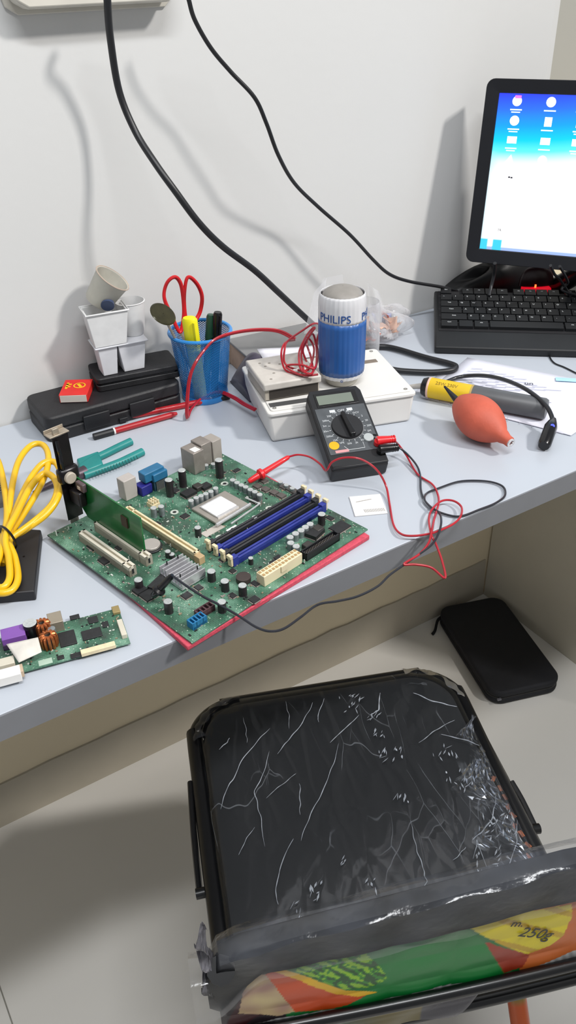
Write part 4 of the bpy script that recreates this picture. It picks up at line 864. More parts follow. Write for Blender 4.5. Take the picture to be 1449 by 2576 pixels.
# yellow/grey cylinder tool
A=V((0.5198,-0.2565,0.7640)); Bv=V((0.6087,-0.4048,0.7640)); d=(Bv-A); Lh=d.length; d.normalize()
A.z=.7662; d.z=0; d.normalize()
tw=thing('soldering_tool','thick yellow and grey cylindrical tool lying across the papers','hand tool',A)
m=MB(); m.lathe([(.006,-.001),(.0115,.001),(.0135,.006),(.0135,.009)],(0,0,0),28,axis=d); m.build('nose',BLACKG,tw)
m=MB(); m.lathe([(.0142,.009),(.0145,.0095),(.0145,.0115),(.0142,.012)],(0,0,0),28,axis=d); m.build('pink_ring',mat('pink_ring','d8b3a4',.4),tw)
m=MB(); m.lathe([(.0142,.012),(.0142,Lh*.40)],(0,0,0),28,axis=d); m.build('yellow_label',mat('label_yellow','dcb81e',.4,var=.05),tw)
m=MB(); m.lathe([(.0144,Lh*.40),(.0144,Lh*.415)],(0,0,0),28,axis=d); m.build('band',mat('band_tan','b59a5a',.4),tw)
m=MB(); m.lathe([(.0142,Lh*.415),(.0142,Lh*.97),(.0125,Lh*.99),(.003,Lh)],(0,0,0),28,axis=d); m.build('grey_barrel',mat('barrel_grey','55575a',.45,var=.06),tw)
vs,fs=text_geo('SOLDRON',.0085,.0001) if False else text_geo('25W 230V',.007,.0001)
side=d.cross(V((0,0,1))).normalized()
m=MB()
for i,v in enumerate(vs): pass
m.add([d*(Lh*.21+v.x)+(side*math.sin(.55-v.y/.0145)+V((0,0,1))*math.cos(.55-v.y/.0145))*(.0144+v.z) for v in vs],fs); m.build('label_print',mat('label_ink','8a6d18',.5),tw,smooth=False)
m=MB(); m.tube([d*-.001,d*-.012+V((0,0,-.003)),d*-.022+V((0,0,-.006))],.0035,10,n=4,rf=lambda q:.0042-.0014*q); m.build('cable_boot',mat('boot_grey','b1aca6',.4),tw)

# black flexible lamp / plug
fl=thing('flexible_lamp','black bendy cable lamp with a glowing blue light curving over the grey cylinder','lamp',(0.6165,-0.2483,0.7500))
o=V((0.6165,-0.2483,0.7500)); g=lambda p:V(p)-o
m=MB(); m.tube([g(p) for p in((0.5710,-0.2476,0.7545),(0.5933,-0.2477,0.7560),(0.6080,-0.2603,0.7600),(0.6128,-0.2864,0.7680),(0.6110,-0.3220,0.7760),(0.6056,-0.3599,0.7810),(0.6005,-0.3897,0.7810),(0.5954,-0.4123,0.7780),(0.5887,-0.4286,0.7720),(0.5812,-0.4377,0.7680))],.0029,10,n=8); m.build('gooseneck',mat('neck_black','15161c',.35,coat=.3),fl)
a_=g((0.5828,-0.4360,0.7690)); b_=g((0.5433,-0.4605,0.7585)); dd=(b_-a_); l2=dd.length; dd.normalize()
R=dd.to_track_quat('Z','Y').to_matrix().to_4x4()
m=MB(); m.lathe([(.0035,-.006),(.0062,.002),(.0082,.010),(.0082,l2-.004),(.0068,l2)],a_,20,axis=dd); m.build('plug_body',BLACKG,fl)
cdv=(V((-.1971,-1.0552,1.2762))-(a_+o)).normalized()
pp=a_+dd*.012+V((-.35,-.6,.72)).normalized()*.0077
m=MB(); m.lathe([(.0005,0),(.0028,0),(.0026,.0012),(.0005,.0014)],pp,14,axis=V((-.35,-.6,.72))); m.build('blue_light',mat('blue_led','1a2bff',.3,emit=3),fl)

# orange rubber blower bulb
A=V((0.5030,-0.3458,0.7840)); Bv=V((0.5009,-0.4415,0.7700)); ax=Bv-A; Lh=ax.length; ax.normalize()
bb_=thing('blower_bulb','orange rubber blower bulb with a black nozzle lying on the desk','blower bulb',A)
prof=[(.0035,-.003),(.006,.001)]
R0=.0275
for k in range(0,17):
    t=k/16; x=.004+t*(Lh-.018); r=R0*math.sin(PI*(.12+.80*t))**.75
    prof.append((r,x))
prof+=[(.0088,Lh-.010),(.0068,Lh-.004),(.0066,Lh+.002),(.0048,Lh+.003)]
m=MB(); m.lathe(prof,(0,0,0),40,axis=ax); m.build('rubber_body',mat('orange_rubber','c25a44',.6,var=.12,vs=35,bump=.3,bs=200),bb_)
m=MB(); m.lathe([(.0055,Lh+.0026),(.0058,Lh+.0046),(.0035,Lh+.005),(.0030,Lh+.003)],(0,0,0),24,axis=ax); m.build('valve_ring',SILVER,bb_)
nv=(V((0.5025,-0.3188,0.7950))-A); m=MB(); m.lathe([(.0048,-.004),(.0044,.003),(.0014,nv.length)],(0,0,0),16,axis=nv); m.build('nozzle',BLACK,bb_)

# ---------------------------------------------------------------- keyboard
KB=mat('key_black','0f1114',.5,var=.12,vs=80)
fwd=V((.6374,.7705,0)); kx=V((.7712,-.6365,0))
tilt=.20
KM=Matrix.Translation((.6315,-.1535,.7502))@Matrix.Rotation(-.69,4,'Z')@Matrix.Rotation(tilt,4,'X')
kb=thing('keyboard','black computer keyboard in front of the monitor','keyboard',M=KM)
KD=.158
m=MB(); m.prism([(0,0),(.02,-.0),(KD,-.0),(KD,.016),(.035,.018),(.0,.012)],0,.445,'x'); m.build('keyboard_base',KB,kb,bevel=.003,seg=3)
m=MB(); m.bb(.006,.439,.036,KD-.006,.0178,.0186); m.build('key_well',BLACKM,kb)
KP=mat('key_print','d3d6d8',.5)
rows=[('F',KD-.020,[(.010,1)]+[(.045+i*.0185+(i//4)*.008,1) for i in range(12)],['Esc']+['F%d'%(i+1) for i in range(12)]),
 ('1',KD-.040,[(.010+i*.0188,1) for i in range(13)]+[(.2545,1.8)],['~','1','2','3','4','5','6','7','8','9','0','-','=','Bk']),
 ('Q',KD-.059,[(.010,1.5)]+[(.0384+i*.0188,1) for i in range(12)]+[(.264,1.4)],['Tab']+list('QWERTYUIOP[]')+['|']),
 ('A',KD-.078,[(.010,1.8)]+[(.044+i*.0188,1) for i in range(11)]+[(.2508,2)],['Caps']+list('ASDFGHJKL;:')+['Ent']),
 ('Z',KD-.097,[(.010,2.2)]+[(.0515+i*.0188,1) for i in range(10)]+[(.2395,2.6)],['Shift']+list('ZXCVBNM,./')+['Shift']),
 ('C',KD-.116,[(.010,1.4),(.0375,1.2),(.0612,1.2),(.0847,6),(.1985,1.3),(.224,1.2),(.2475,1.2),(.271,1.3)],['Ctrl','','Alt','','Alt','','','Ctrl'])]
for rn,yy,ks,lb in rows:
    for (x,w),s_ in zip(ks,lb):
        W=.0188*w-.002
        m=MB(); m.box((x+W/2,yy+.0085,.0212),(W,.0165,.005),taper=1); 
        vs_=m.v
        for i in(4,5,6,7): pass
        m.mi=1
        if s_:
            t_,f_=text_geo(s_,.0048 if len(s_)==1 else .0036,.00008)
            X=Matrix.Translation((x+(.0045 if len(s_)==1 else W*.5),yy+.011,.02385)); m.add([X@v for v in t_],f_)
        m.build('key',[KB,KP],kb,smooth=False)
for i in range(3):
    for j in range(2):
        m=MB(); m.box((.312+i*.0188,KD-.032-j*.019,.0212),(.0168,.0165,.005)); m.build('key',KB,kb,bevel=.0008)
# thin cable at right
cable('thin_cable',[(0.7749,-0.2552,0.7540),(0.7621,-0.2685,0.7515),(0.7526,-0.2867,0.7515),(0.7533,-0.3046,0.7515),(0.7514,-0.3305,0.7515),(0.7476,-0.3687,0.7515)],.0011,RUB,'thin black cable emerging from under the front of the keyboard')

# ---------------------------------------------------------------- monitor
yw=-.935; tl_=.15
MX=Matrix.Translation((.757,-.073,.8505))@Matrix.Rotation(yw,4,'Z')@Matrix.Rotation(-tl_,4,'X')
mo=thing('monitor','black-framed flat monitor showing a bright blue and white desktop','monitor',M=MX)
W_,H_=.40,.262; bz=.0225
def rr(x0,x1,z0,z1,r,k=5):
    return [(x0+(x1-x0)/2+px,z0+(z1-z0)/2+pz) for px,pz in rounded((x1-x0)/2,(z1-z0)/2,r,k)]
m=MB()
outer=rr(0,W_,0,H_,.012); n_=len(outer)
x0,x1,z0,z1=.0195,W_-.0195,.021,H_-.019
inner=rr(x0,x1,z0,z1,.0008)
vs=[(p[0],-.004,p[1]) for p in outer]+[(p[0],-.0018,p[1]) for p in inner]+[(p[0],.030,p[1]) for p in outer]+[(p[0],.004,p[1]) for p in inner]
fs=[]
for i in range(n_):
    j=(i+1)%n_
    fs+=[(i,j,n_+j,n_+i),(j,i,2*n_+i,2*n_+j),(n_+i,n_+j,3*n_+j,3*n_+i)]
fs.append(tuple(2*n_+i for i in range(n_-1,-1,-1))); fs.append(tuple(3*n_+i for i in range(n_)))
m.add(vs,fs); m.build('bezel',mat('bezel_black','0c0e15',.4,var=.1,coat=.1),mo,bevel=.0015)
# screen image as vertex colours
SW,SH=x1-x0,z1-z0
def lerp(a,b_,t): return tuple(a[i]*(1-t)+b_[i]*t for i in range(3))
def srgb(h): return rgb(h)[:3]
stops=[(0,'2f3df5'),(.10,'2d6dfd'),(.2,'159bff'),(.29,'0cc8fb'),(.36,'5fe6f6'),(.42,'d8fbfb'),(.5,'ffffff')]
def scr(u,v):
    # u left->right, v top->down
    t=v+.16*(u) -.02*math.sin(6*u)
    t=t-.10*u*(v>.9)
    c=None
    for (a,ca),(b_,cb) in zip(stops,stops[1:]):
        if a<=t<=b_: c=lerp(srgb(ca),srgb(cb),(t-a)/(b_-a)); break
    if c is None: c=srgb('2f3df5') if t<0 else (1,1,1)
    if v>.975: c=lerp(c,srgb('2c7df0'),.7)
    e_=max(0,1-u/.035); 
    if v>.35: c=lerp(c,srgb('8fdcff'),e_*.5)
    if u<.09 and v>.93 and not(.03<u<.055): c=srgb('3fc4ee')
    return tuple(x*1.0 for x in c)
NU,NV=180,120
m=MB(); m.grid(lambda u,v:(x0+SW*u,.0015,z1-SH*v),NU,NV)
m.f=[f[::-1] for f in m.f]
m.build('screen',attr_mat('screen_glow',.2,emit=1.35),mo,colfn=lambda i,v:scr((i%(NU+1))/NU,(i//(NU+1))/NV),smooth=False)
ICW=mat('icon_white','ffffff',.3,emit=1.6,var=0)
IC2=mat('icon_text','cfe6ff',.3,emit=1.0,var=0)
ICD=mat('icon_dark','2a2a3a',.5)
IP=mat('icon_pink','f06ad0',.3,emit=1.,var=0)
cols=[.075,.21,.335,.46]
for r_ in range(4):
    for c_ in range(4):
        if r_==3 and c_>1: continue
        u=cols[c_]; v=.045+r_*.118; X=x0+SW*u; Z=z1-SH*v
        m=MB()
        if (r_,c_) in((0,0),(0,1),(3,1),(1,0)): m.cyl((X,.0013,Z),(X,.0008,Z),.0068,seg=18)
        elif (r_,c_)==(3,0): m.prism([(X-.007,Z-.006),(X+.007,Z-.006),(X+.002,Z+.006)],.0008,.0013,'y')
        elif r_==2: m.box((X,.001,Z),(.014,.0005,.0095))
        else: m.box((X,.001,Z),(.0105,.0005,.0125))
        if (r_,c_)==(0,0):
            m.mi=1; m.box((X+.001,.0006,Z+.0055),(.009,.0003,.004))
        m.build('desktop_icon',[ICW,IP],mo,bevel=0)
        if r_<3:
            m=MB(); m.box((X,.001,Z-.0115),(.017,.0004,.0018)); 
            if c_ in(0,2): m.box((X,.001,Z-.0148),(.013,.0004,.0016))
            m.build('icon_caption',IC2,mo)
m=MB(); 
for u,v in((.085,.515),(.095,.517)): m.box((x0+SW*u,.001,z1-SH*v),(.003,.0004,.002))
m.build('cursor_mark',ICD,mo)
vs,fs=text_geo('TR',.005,.0001); m=MB(); X=Matrix.Translation((x0+SW*.075,.0009,z1-SH*.865))@Matrix.Rotation(PI/2,4,'X'); m.add([X@v for v in vs],fs); m.build('taskbar_text',ICD,mo,smooth=False)
m=MB(); m.prism(rr(.08,W_-.08,.05,H_-.05,.02),.030,.048,'y'); m.build('rear_housing',BLACK,mo,bevel=.006)
# stand: built upright in the thing's frame rotated back
inv=MX.inverted()
sb=V((.93,-.118,.7503))
m=MB()
fw2=V((.8046,.5938,0)); sd=V((.5938,-.8046,0))
nk=[MX@V((W_/2,.040,.075)),MX@V((W_/2,.045,.01)),sb+V((0,0,.035)),sb+V((0,0,.008))]
for a_,b_ in zip(nk,nk[1:]):
    m.cyl(inv@a_,inv@b_,.016,seg=20)
m.build('stand_neck',BLACKG,mo)
m=MB(); m.X=inv; m.lathe([(.001,0),(.050,0),(.052,.003),(.050,.028),(.046,.0315),(.001,.0315)],sb,40,cap=False); m.build('stand_base',BLACKG,mo)

# optical mouse glow, behind keyboard
ms=thing('optical_mouse','black optical mouse with a glowing red base behind the keyboard under the monitor','mouse',(.888,-.112,.7822),-.5)
m=MB(); m.box((0,0,.006),(.046,.024,.010)); m.build('glowing_base',mat('hub_red','d01024',.25,emit=.9,var=.2),ms,bevel=.003)
m=MB(); m.box((-.02,-.013,.003),(.03,.008,.005)); m.build('clear_skirt',mat('hub_pale','b98f96',.3),ms,bevel=.001)
m=MB(); m.box((-.004,-.006,.0135),(.0025,.0025,.005)); m.build('red_light',mat('red_led','ff4a20',.3,emit=6),ms)
m=MB(); m.grid(lambda u,v:V((.030*math.cos(2*PI*u)*math.cos(v*PI/2)**.6,.004+.010*math.sin(2*PI*u)*math.cos(v*PI/2)**.6,.012+.032*math.sin(v*PI/2))),28,10); m.build('mouse_shell',mat('mouse_dark','241013',.3,emit=.05),ms)
# black bag behind keyboard
m=MB()
bgp=V((.852,-.036,.7505))
def bgf(u,v):
    a=2*PI*u; r=math.sin(PI*v)**.4
    sxx=.100 ; syy=.026
    p=V((sxx*r*(abs(math.cos(a))**.6)*(1 if math.cos(a)>0 else -1),syy*r*(abs(math.sin(a))**.7)*(1 if math.sin(a)>0 else -1),.0300*(1-math.cos(PI*v))*(1.1+.35*math.cos(a))*(1+.04*math.sin(3*a+4*v))))
    return Matrix.Rotation(-.10,4,'Z')@p+bgp
m.grid(bgf,48,16); tag(m.build('black_pouch',mat('pouch_black','0b0b0e',.45,var=.3,vs=40)),'black soft pouch lying behind the left end of the keyboard','pouch')
cable('monitor_cable',[(0.7543,-0.1400,0.8645),(0.7658,-0.1300,0.8422),(0.7628,-0.1300,0.8236),(0.7497,-0.1400,0.8131)],.0028,RUB,'short black cable hanging from the monitor behind the keyboard left side')
cable('monitor_cable',[(0.7878,-0.2200,0.8751),(0.8236,-0.2000,0.8496),(0.8517,-0.1900,0.8319),(0.8786,-0.1900,0.8025),(0.8786,-0.2000,0.7869)],.0022,RUB,'black cable crossing another below the monitor, slanting down to the right')
cable('monitor_cable',[(0.8084,-0.2200,0.8700),(0.8465,-0.2000,0.8451),(0.8698,-0.1900,0.8238),(0.8594,-0.1900,0.8143),(0.8937,-0.2000,0.8002)],.0022,RUB,'black cable below the monitor looping back to the left')

# ================================================================ CD WALLET ON THE FLOOR
cw=thing('zip_case','black zipped fabric case lying on the floor under the desk','zip case',(.869,-.1648,0),-.3081)
FB=mat('case_fabric','15161c',.75,var=.12,vs=60,bump=.3,bs=900)
sh=rounded(.079,.140,.030,7)
m=MB(); m.prism(sh,.0008,.016); m.build('lower_shell',FB,cw,bevel=.006,seg=4)
m=MB(); m.prism(sh,.018,.034); m.build('upper_shell',FB,cw,bevel=.006,seg=4)
m=MB(); m.prism(rounded(.0775,.1385,.029,7),.015,.019); m.build('zip',mat('zip_black','0a0a0d',.5),cw)
m=MB(); m.tube([(-.066,.128,.016),(-.084,.118,.014),(-.098,.098,.006),(-.108,.090,.003)],.0035,8,n=6,flat=.5); m.build('wrist_strap',BLACKM,cw)
m=MB(); m.box((-.062,-.139,.018),(.008,.004,.004)); m.build('zip_pull',mat('pull_grey','7a7a80',.4,metal=.5),cw)

# ================================================================ CHAIR
ch=thing('folding_chair','black folding chair wrapped in clear crumpled plastic','chair',((0.2602,-0.3867,0)[0],(0.2602,-0.3867,0)[1],0),-0.3752)
TB_=mat('tube_black','0b0b0d',.3,var=.1,coat=.2)
HW=.186
def sqr(hw,y0,y1,r,k=6): 
    cy=(y0+y1)/2; return [(x,y+cy) for x,y in rounded(hw,(y1-y0)/2,r,k)]
fr_=[(x,y,.437) for x,y in sqr(HW-.008,-.385,-.006,.06,8)]
m=MB(); m.tube(fr_,.0105,12,True,n=2); m.build('seat_frame',TB_,ch)
# pad
def padz(x,y):
    return .0
pad=sqr(HW-.018,-.375,-.014,.055,10)
def padfn(scale,z): return [(x*scale,(y+.195)*(scale)-.195,z) for x,y in pad]
m=MB(); rings=[(1.0,.428),(1.0,.440),(.985,.447),(.95,.4505),(.8,.4525),(.5,.4535),(.02,.454)]
np_=len(pad)
for s_,z in rings: m.v+=[V(p) for p in padfn(s_,z)]
for k in range(len(rings)-1):
    for j in range(np_): m.f.append((k*np_+j,k*np_+(j+1)%np_,(k+1)*np_+(j+1)%np_,(k+1)*np_+j)); m.m.append(0)
m.f.append(tuple(range(np_-1,-1,-1))); m.m.append(0); m.f.append(tuple((len(rings)-1)*np_+j for j in range(np_))); m.m.append(0)
m.build('seat_pad',mat('seat_vinyl','222325',.5,var=.1,vs=20),ch)
# plastic wrap with creases
PLW=bpy.data.materials.new('plastic_wrap'); PLW.use_nodes=True; nt=PLW.node_tree; N=nt.nodes; L=nt.links
for n_ in list(N): N.remove(n_)
out=N.new('ShaderNodeOutputMaterial'); tcn=N.new('ShaderNodeTexCoord')
def nd(t,**k):
    n=N.new(t)
    for a,b_ in k.items():
        if a in n.inputs: n.inputs[a].default_value=b_
        else: setattr(n,a,b_)
    return n
mp_=nd('ShaderNodeMapping'); L.new(tcn.outputs['Object'],mp_.inputs['Vector']); mp_.inputs['Rotation'].default_value=(0,0,.45); mp_.inputs['Scale'].default_value=(1.7,.55,1)
wn=nd('ShaderNodeTexNoise',Scale=7.,Detail=3.); L.new(mp_.outputs[0],wn.inputs['Vector'])
mxv=nd('ShaderNodeMix'); mxv.data_type='RGBA'; mxv.inputs['Factor'].default_value=.07; L.new(mp_.outputs[0],mxv.inputs['A']); L.new(wn.outputs['Color'],mxv.inputs['B'])
v1_=nd('ShaderNodeTexVoronoi',Scale=8.); v1_.feature='DISTANCE_TO_EDGE'; L.new(mxv.outputs['Result'],v1_.inputs['Vector'])
v2_=nd('ShaderNodeTexVoronoi',Scale=26.); v2_.feature='DISTANCE_TO_EDGE'; L.new(mxv.outputs['Result'],v2_.inputs['Vector'])
n3=nd('ShaderNodeTexNoise',Scale=16.,Detail=6.); L.new(tcn.outputs['Object'],n3.inputs['Vector'])
n4=nd('ShaderNodeTexNoise',Scale=9.,Detail=4.); L.new(tcn.outputs['Object'],n4.inputs['Vector'])
def M_(op,a,b_=None,c_=None):
    n=N.new('ShaderNodeMath'); n.operation=op
    for k,x in enumerate((a,b_,c_)):
        if x is None: continue
        if isinstance(x,(int,float)): n.inputs[k].default_value=x
        else: L.new(x,n.inputs[k])
    return n.outputs[0]
def ss(x,a,b_):
    n=N.new('ShaderNodeMapRange'); n.interpolation_type='SMOOTHSTEP'; n.inputs['From Min'].default_value=a; n.inputs['From Max'].default_value=b_; L.new(x,n.inputs['Value']); return n.outputs[0]
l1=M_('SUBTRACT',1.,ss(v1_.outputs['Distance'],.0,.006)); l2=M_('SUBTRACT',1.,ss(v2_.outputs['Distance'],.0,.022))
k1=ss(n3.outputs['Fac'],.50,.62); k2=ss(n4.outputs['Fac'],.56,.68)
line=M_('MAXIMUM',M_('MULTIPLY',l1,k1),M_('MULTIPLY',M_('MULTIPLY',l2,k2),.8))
hgt=M_('ADD',M_('MULTIPLY',ss(v1_.outputs['Distance'],0.,.10),.6),M_('ADD',M_('MULTIPLY',ss(v2_.outputs['Distance'],0.,.2),.35),M_('MULTIPLY',n3.outputs['Fac'],.9)))
bpn=nd('ShaderNodeBump',Strength=.3,Distance=.004); L.new(hgt,bpn.inputs['Height'])
gl=nd('ShaderNodeBsdfGlossy',Roughness=.14); gl.inputs['Color'].default_value=(.9,.93,1,1); L.new(bpn.outputs['Normal'],gl.inputs['Normal'])
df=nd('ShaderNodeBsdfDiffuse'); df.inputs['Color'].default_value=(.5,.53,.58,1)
trn=nd('ShaderNodeBsdfTransparent')
fz=nd('ShaderNodeFresnel',IOR=1.5); L.new(bpn.outputs['Normal'],fz.inputs['Normal'])
m1=nd('ShaderNodeMixShader'); L.new(M_('MINIMUM',M_('ADD',M_('MULTIPLY',fz.outputs[0],1.0),.01),1.),m1.inputs[0]); L.new(trn.outputs[0],m1.inputs[1]); L.new(gl.outputs[0],m1.inputs[2])
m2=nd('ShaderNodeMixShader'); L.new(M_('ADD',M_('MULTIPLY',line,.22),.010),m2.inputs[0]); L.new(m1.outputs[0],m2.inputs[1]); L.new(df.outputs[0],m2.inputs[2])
L.new(m2.outputs[0],out.inputs['Surface'])
m=MB(); rings=[(1.035,.436),(1.03,.446),(1.0,.4535),(.95,.4565),(.85,.4580),(.7,.4590),(.5,.4597),(.25,.46),(.03,.46)]
for ri,(s_,z) in enumerate(rings):
    for j,(x,y,zz_) in enumerate(padfn(s_,z)):
        w_=.0018*math.sin(j*1.7+ri*2.1)*math.cos(j*.6+ri) if 0<ri<6 else 0
        m.v.append(V((x,y,z+w_)))
for k in range(len(rings)-1):
    for j in range(np_): m.f.append((k*np_+j,k*np_+(j+1)%np_,(k+1)*np_+(j+1)%np_,(k+1)*np_+j)); m.m.append(0)
m.f.append(tuple((len(rings)-1)*np_+j for j in range(np_))); m.m.append(0); m.build('plastic_wrap',PLW,ch)['label']='clear crumpled plastic wrap over the seat'
# crumpled shiny film bunched along the right side of the seat
rnd=random.Random(5)
NI,NJ=22,60
jit=[[(rnd.uniform(-1,1),rnd.uniform(-1,1),rnd.random()) for j in range(NJ+1)] for i in range(NI+1)]
def crk(u,v):
    i,j=round(u*NI),round(v*NJ); a_,b_,c_=jit[i][j]
    wd=.055*math.sin(PI*min(1,max(0,v*.9+.08)))+.012*math.sin(v*23)
    x=.170-wd*u+.0012*a_; y=-.372+.26*v+.0016*b_
    z=.4602+.0030*c_*math.sin(PI*min(1,u*1.02))**.5
    if u<.18: z-=.022*(1-u/.18)
    return V((x,y,z))
m=MB(); m.grid(crk,NI,NJ)
FLM=bpy.data.materials.new('shiny_film'); FLM.use_nodes=True; nt=FLM.node_tree; N=nt.nodes; L=nt.links
for n_ in list(N): N.remove(n_)
out=N.new('ShaderNodeOutputMaterial'); gl=nd('ShaderNodeBsdfGlossy',Roughness=.16); gl.inputs['Color'].default_value=(.85,.9,1,1); trn=nd('ShaderNodeBsdfTransparent'); m1=nd('ShaderNodeMixShader'); lw=nd('ShaderNodeLayerWeight',Blend=.25)
tcn=nd('ShaderNodeTexCoord'); nq=nd('ShaderNodeTexNoise',Scale=30.,Detail=3.); L.new(tcn.outputs['Object'],nq.inputs['Vector'])
L.new(M_('MULTIPLY',M_('ADD',lw.outputs['Fresnel'],.10),ss(nq.outputs['Fac'],.38,.6)),m1.inputs[0]); L.new(trn.outputs[0],m1.inputs[1]); L.new(gl.outputs[0],m1.inputs[2]); L.new(m1.outputs[0],out.inputs['Surface'])
m.build('loose_film',FLM,ch,smooth=False)['label']='bunched shiny film at the right side of the seat'
m=MB(); rnd=random.Random(9)
for k in range(14):
    y=-.20-.013*k; m.box((HW-.020+rnd.uniform(-.004,.004),y,.4505+rnd.uniform(-.003,.002)),(.004,.008,.001),rnd.uniform(-1,1))
m.build('film_print',mat('copper_print','a8603c',.25,coat=.6,var=.3,vs=200),ch,smooth=False)
# tubes: uprights, rear legs
vb=-.467
for sx_ in(-1,1):
    X=sx_*(HW-.002)
    m=MB(); m.tube([(X,-.165,.012),(X,-.265,.22),(X,-.365,.45),(X,-.425,.58),(X*.985,vb-.002,.662)],.0105,10,n=4); q=m.build('front_leg',TB_,ch)
    m=MB(); m.cyl((X,-.160,.0),(X,-.167,.016),.013,seg=14); q2=m.build('foot_cap',RUB,ch)
    Xi=sx_*(HW-.020)
    m=MB(); m.tube([(Xi,-.16,.420),(Xi,-.262,.32),(Xi,-.352,.20),(Xi,-.50,.012)],.0100,10,n=4); q=m.build('rear_leg',TB_,ch)
    m=MB(); m.cyl((Xi,-.502,.0),(Xi,-.497,.016),.0125,seg=14); m.build('foot_cap',RUB,ch)
    m=MB(); m.cyl((X-sx_*.012,-.262,.432),(X+sx_*.014,-.262,.430),.006,seg=14); m.build('pivot_bolt',TB_,ch)
    m=MB(); m.tube([(X+sx_*.006,-.12 if sx_<0 else -.20,.437),(X+sx_*.009,-.19 if sx_<0 else -.225,.434),(X+sx_*.010,-.262,.430)],.0038,8,n=3); m.build('side_link',TB_,ch)
# orange film wound round the right rear leg
WR=attr_mat('leg_film',.3,coat=.4)
Xi=HW-.020
m=MB(); m.tube([(Xi,-.300,.272),(Xi,-.352,.20),(Xi,-.43,.10)],.0118,14,n=8)
m.build('leg_wrapping',WR,ch,colfn=lambda i,v: srgb('c8571c') if v.z<.225 and (v.z>.16 or (i%14)>5) else (srgb('2e7d3a') if v.z>.2 else srgb('c9c3bb')))['label']='orange and green plastic film round the leg'
# backrest crossbars
def upos(u,z,off=0):
    # curved backrest surface; z up, rear face toward the camera
    cv=.004*(1-(u/HW)**2)
    return V((u,vb-cv+off,z))
zr1,zr2=.5730,.5165
m=MB(); m.tube([upos(-HW*.98+HW*1.96*i/12,zr1,-.007) for i in range(13)],.0052,10,n=2); m.build('back_crossbar',TB_,ch)
m=MB(); m.tube([upos(-HW*.98+HW*1.96*i/12,zr2,.006) for i in range(13)],.0056,10,n=2); m.build('back_crossbar',TB_,ch)
# padded backrest panel
def bkprof(t):
    # closed profile (offset y, z) thickness .022
    a=t*2*PI; hz_=.066; c=.652-.012+.0
    ex=abs(math.cos(a))**.35*(1 if math.cos(a)>0 else -1); ez=abs(math.sin(a))**.6*(1 if math.sin(a)>0 else -1)
    return .011+ .011*ex,c+hz_*ez
def yat(P_,u):
    for a,b_ in zip(P_,P_[1:]):
        if a[0]<=u<=b_[0]: return a[1]+(b_[1]-a[1])*(u-a[0])/(b_[0]-a[0])
    return P_[0][1] if u<P_[0][0] else P_[-1][1]
tl2=[(-0.1883,0.6502),(-0.1832,0.6694),(-0.1676,0.6781),(-0.1385,0.6832),(-0.0945,0.6908),(-0.0501,0.6959),(0.0098,0.7037),(0.0862,0.7107),(0.1681,0.7063)]
m=MB(); nu,nv=40,28; vs=[]
for j in range(nv):
    oy,z=bkprof(j/nv)
    for i in range(nu+1):
        u=-HW*1.04+2.08*HW*i/nu; k=1-max(0,(abs(u)/HW-.92))/.12*.35
        zz_=.640+(z-.640)*k
        tp=yat(tl2,u)-.007; zz_=zz_ if zz_<.64 else .64+(zz_-.64)*(tp-.64)/.066
        vs.append(upos(u,zz_,oy))
fs=[(j*(nu+1)+i,j*(nu+1)+i+1,((j+1)%nv)*(nu+1)+i+1,((j+1)%nv)*(nu+1)+i) for j in range(nv) for i in range(nu)]
fs+=[tuple(j*(nu+1) for j in range(nv)),tuple(j*(nu+1)+nu for j in range(nv-1,-1,-1))]
m.add(vs,fs); m.build('backrest_pad',mat('seat_vinyl','222325'),ch)
# printed packaging film on the rear face
def P(*a): return a
green=[(-0.1402,0.6249),(-0.1214,0.6492),(-0.0879,0.6505),(-0.0509,0.6522),(-0.0165,0.6546),(0.0072,0.6555),(0.0269,0.6245),(0.0422,0.6010),(0.0526,0.5690),(-0.0102,0.5783),(-0.0767,0.5739)]
orangeL=[(-0.1492,0.6459),(-0.1424,0.6512),(-0.1291,0.6403),(-0.1093,0.6183),(-0.0902,0.6015),(-0.0673,0.5890),(-0.0866,0.5781),(-0.1029,0.5754),(-0.1286,0.5832)]
yelline=[(-0.1454,0.6512),(-0.1394,0.6528),(-0.1261,0.6414),(-0.1093,0.6219),(-0.0870,0.6008),(-0.0607,0.5875),(-0.0770,0.5867),(-0.0966,0.5979),(-0.1156,0.6184),(-0.1337,0.6398)]
white1=[(-0.1676,0.6243),(-0.1574,0.6481),(-0.1492,0.6459),(-0.1270,0.5838),(-0.1414,0.5811),(-0.1723,0.5945)]
maroon=[(-0.1824,0.5811),(-0.1712,0.6138),(-0.1591,0.6117),(-0.1349,0.5891),(-0.1603,0.5842),(-0.1736,0.5707)]
leaf=[(-0.1260,0.6482),(-0.1093,0.6558),(-0.0725,0.6502),(-0.0624,0.6292),(-0.0533,0.6049),(-0.0676,0.5984),(-0.0903,0.6033),(-0.1093,0.6231),(-0.1276,0.6431)]
maroon2=[(0.0228,0.6318),(0.0508,0.6079),(0.0663,0.5949),(0.0619,0.5780),(0.0467,0.5745),(0.0344,0.6039)]
yellow=[(0.0080,0.6568),(0.0304,0.6626),(0.0596,0.6617),(0.0911,0.6591),(0.0949,0.6401),(0.0922,0.6151),(0.0821,0.6040),(0.0627,0.5962),(0.0352,0.6243)]
orangeR=[(0.0627,0.5962),(0.0821,0.6040),(0.0922,0.6151),(0.0949,0.6401),(0.0905,0.6626),(0.1785,0.6669),(0.2034,0.5717),(0.1089,0.5880),(0.0533,0.5894)]
filmtop=[(-0.1906,0.5974),(-0.1705,0.6255),(-0.1515,0.6480),(-0.1214,0.6492),(-0.0879,0.6505),(-0.0165,0.6546),(0.0072,0.6555),(0.0596,0.6617),(0.0954,0.6609),(0.1785,0.6669)]
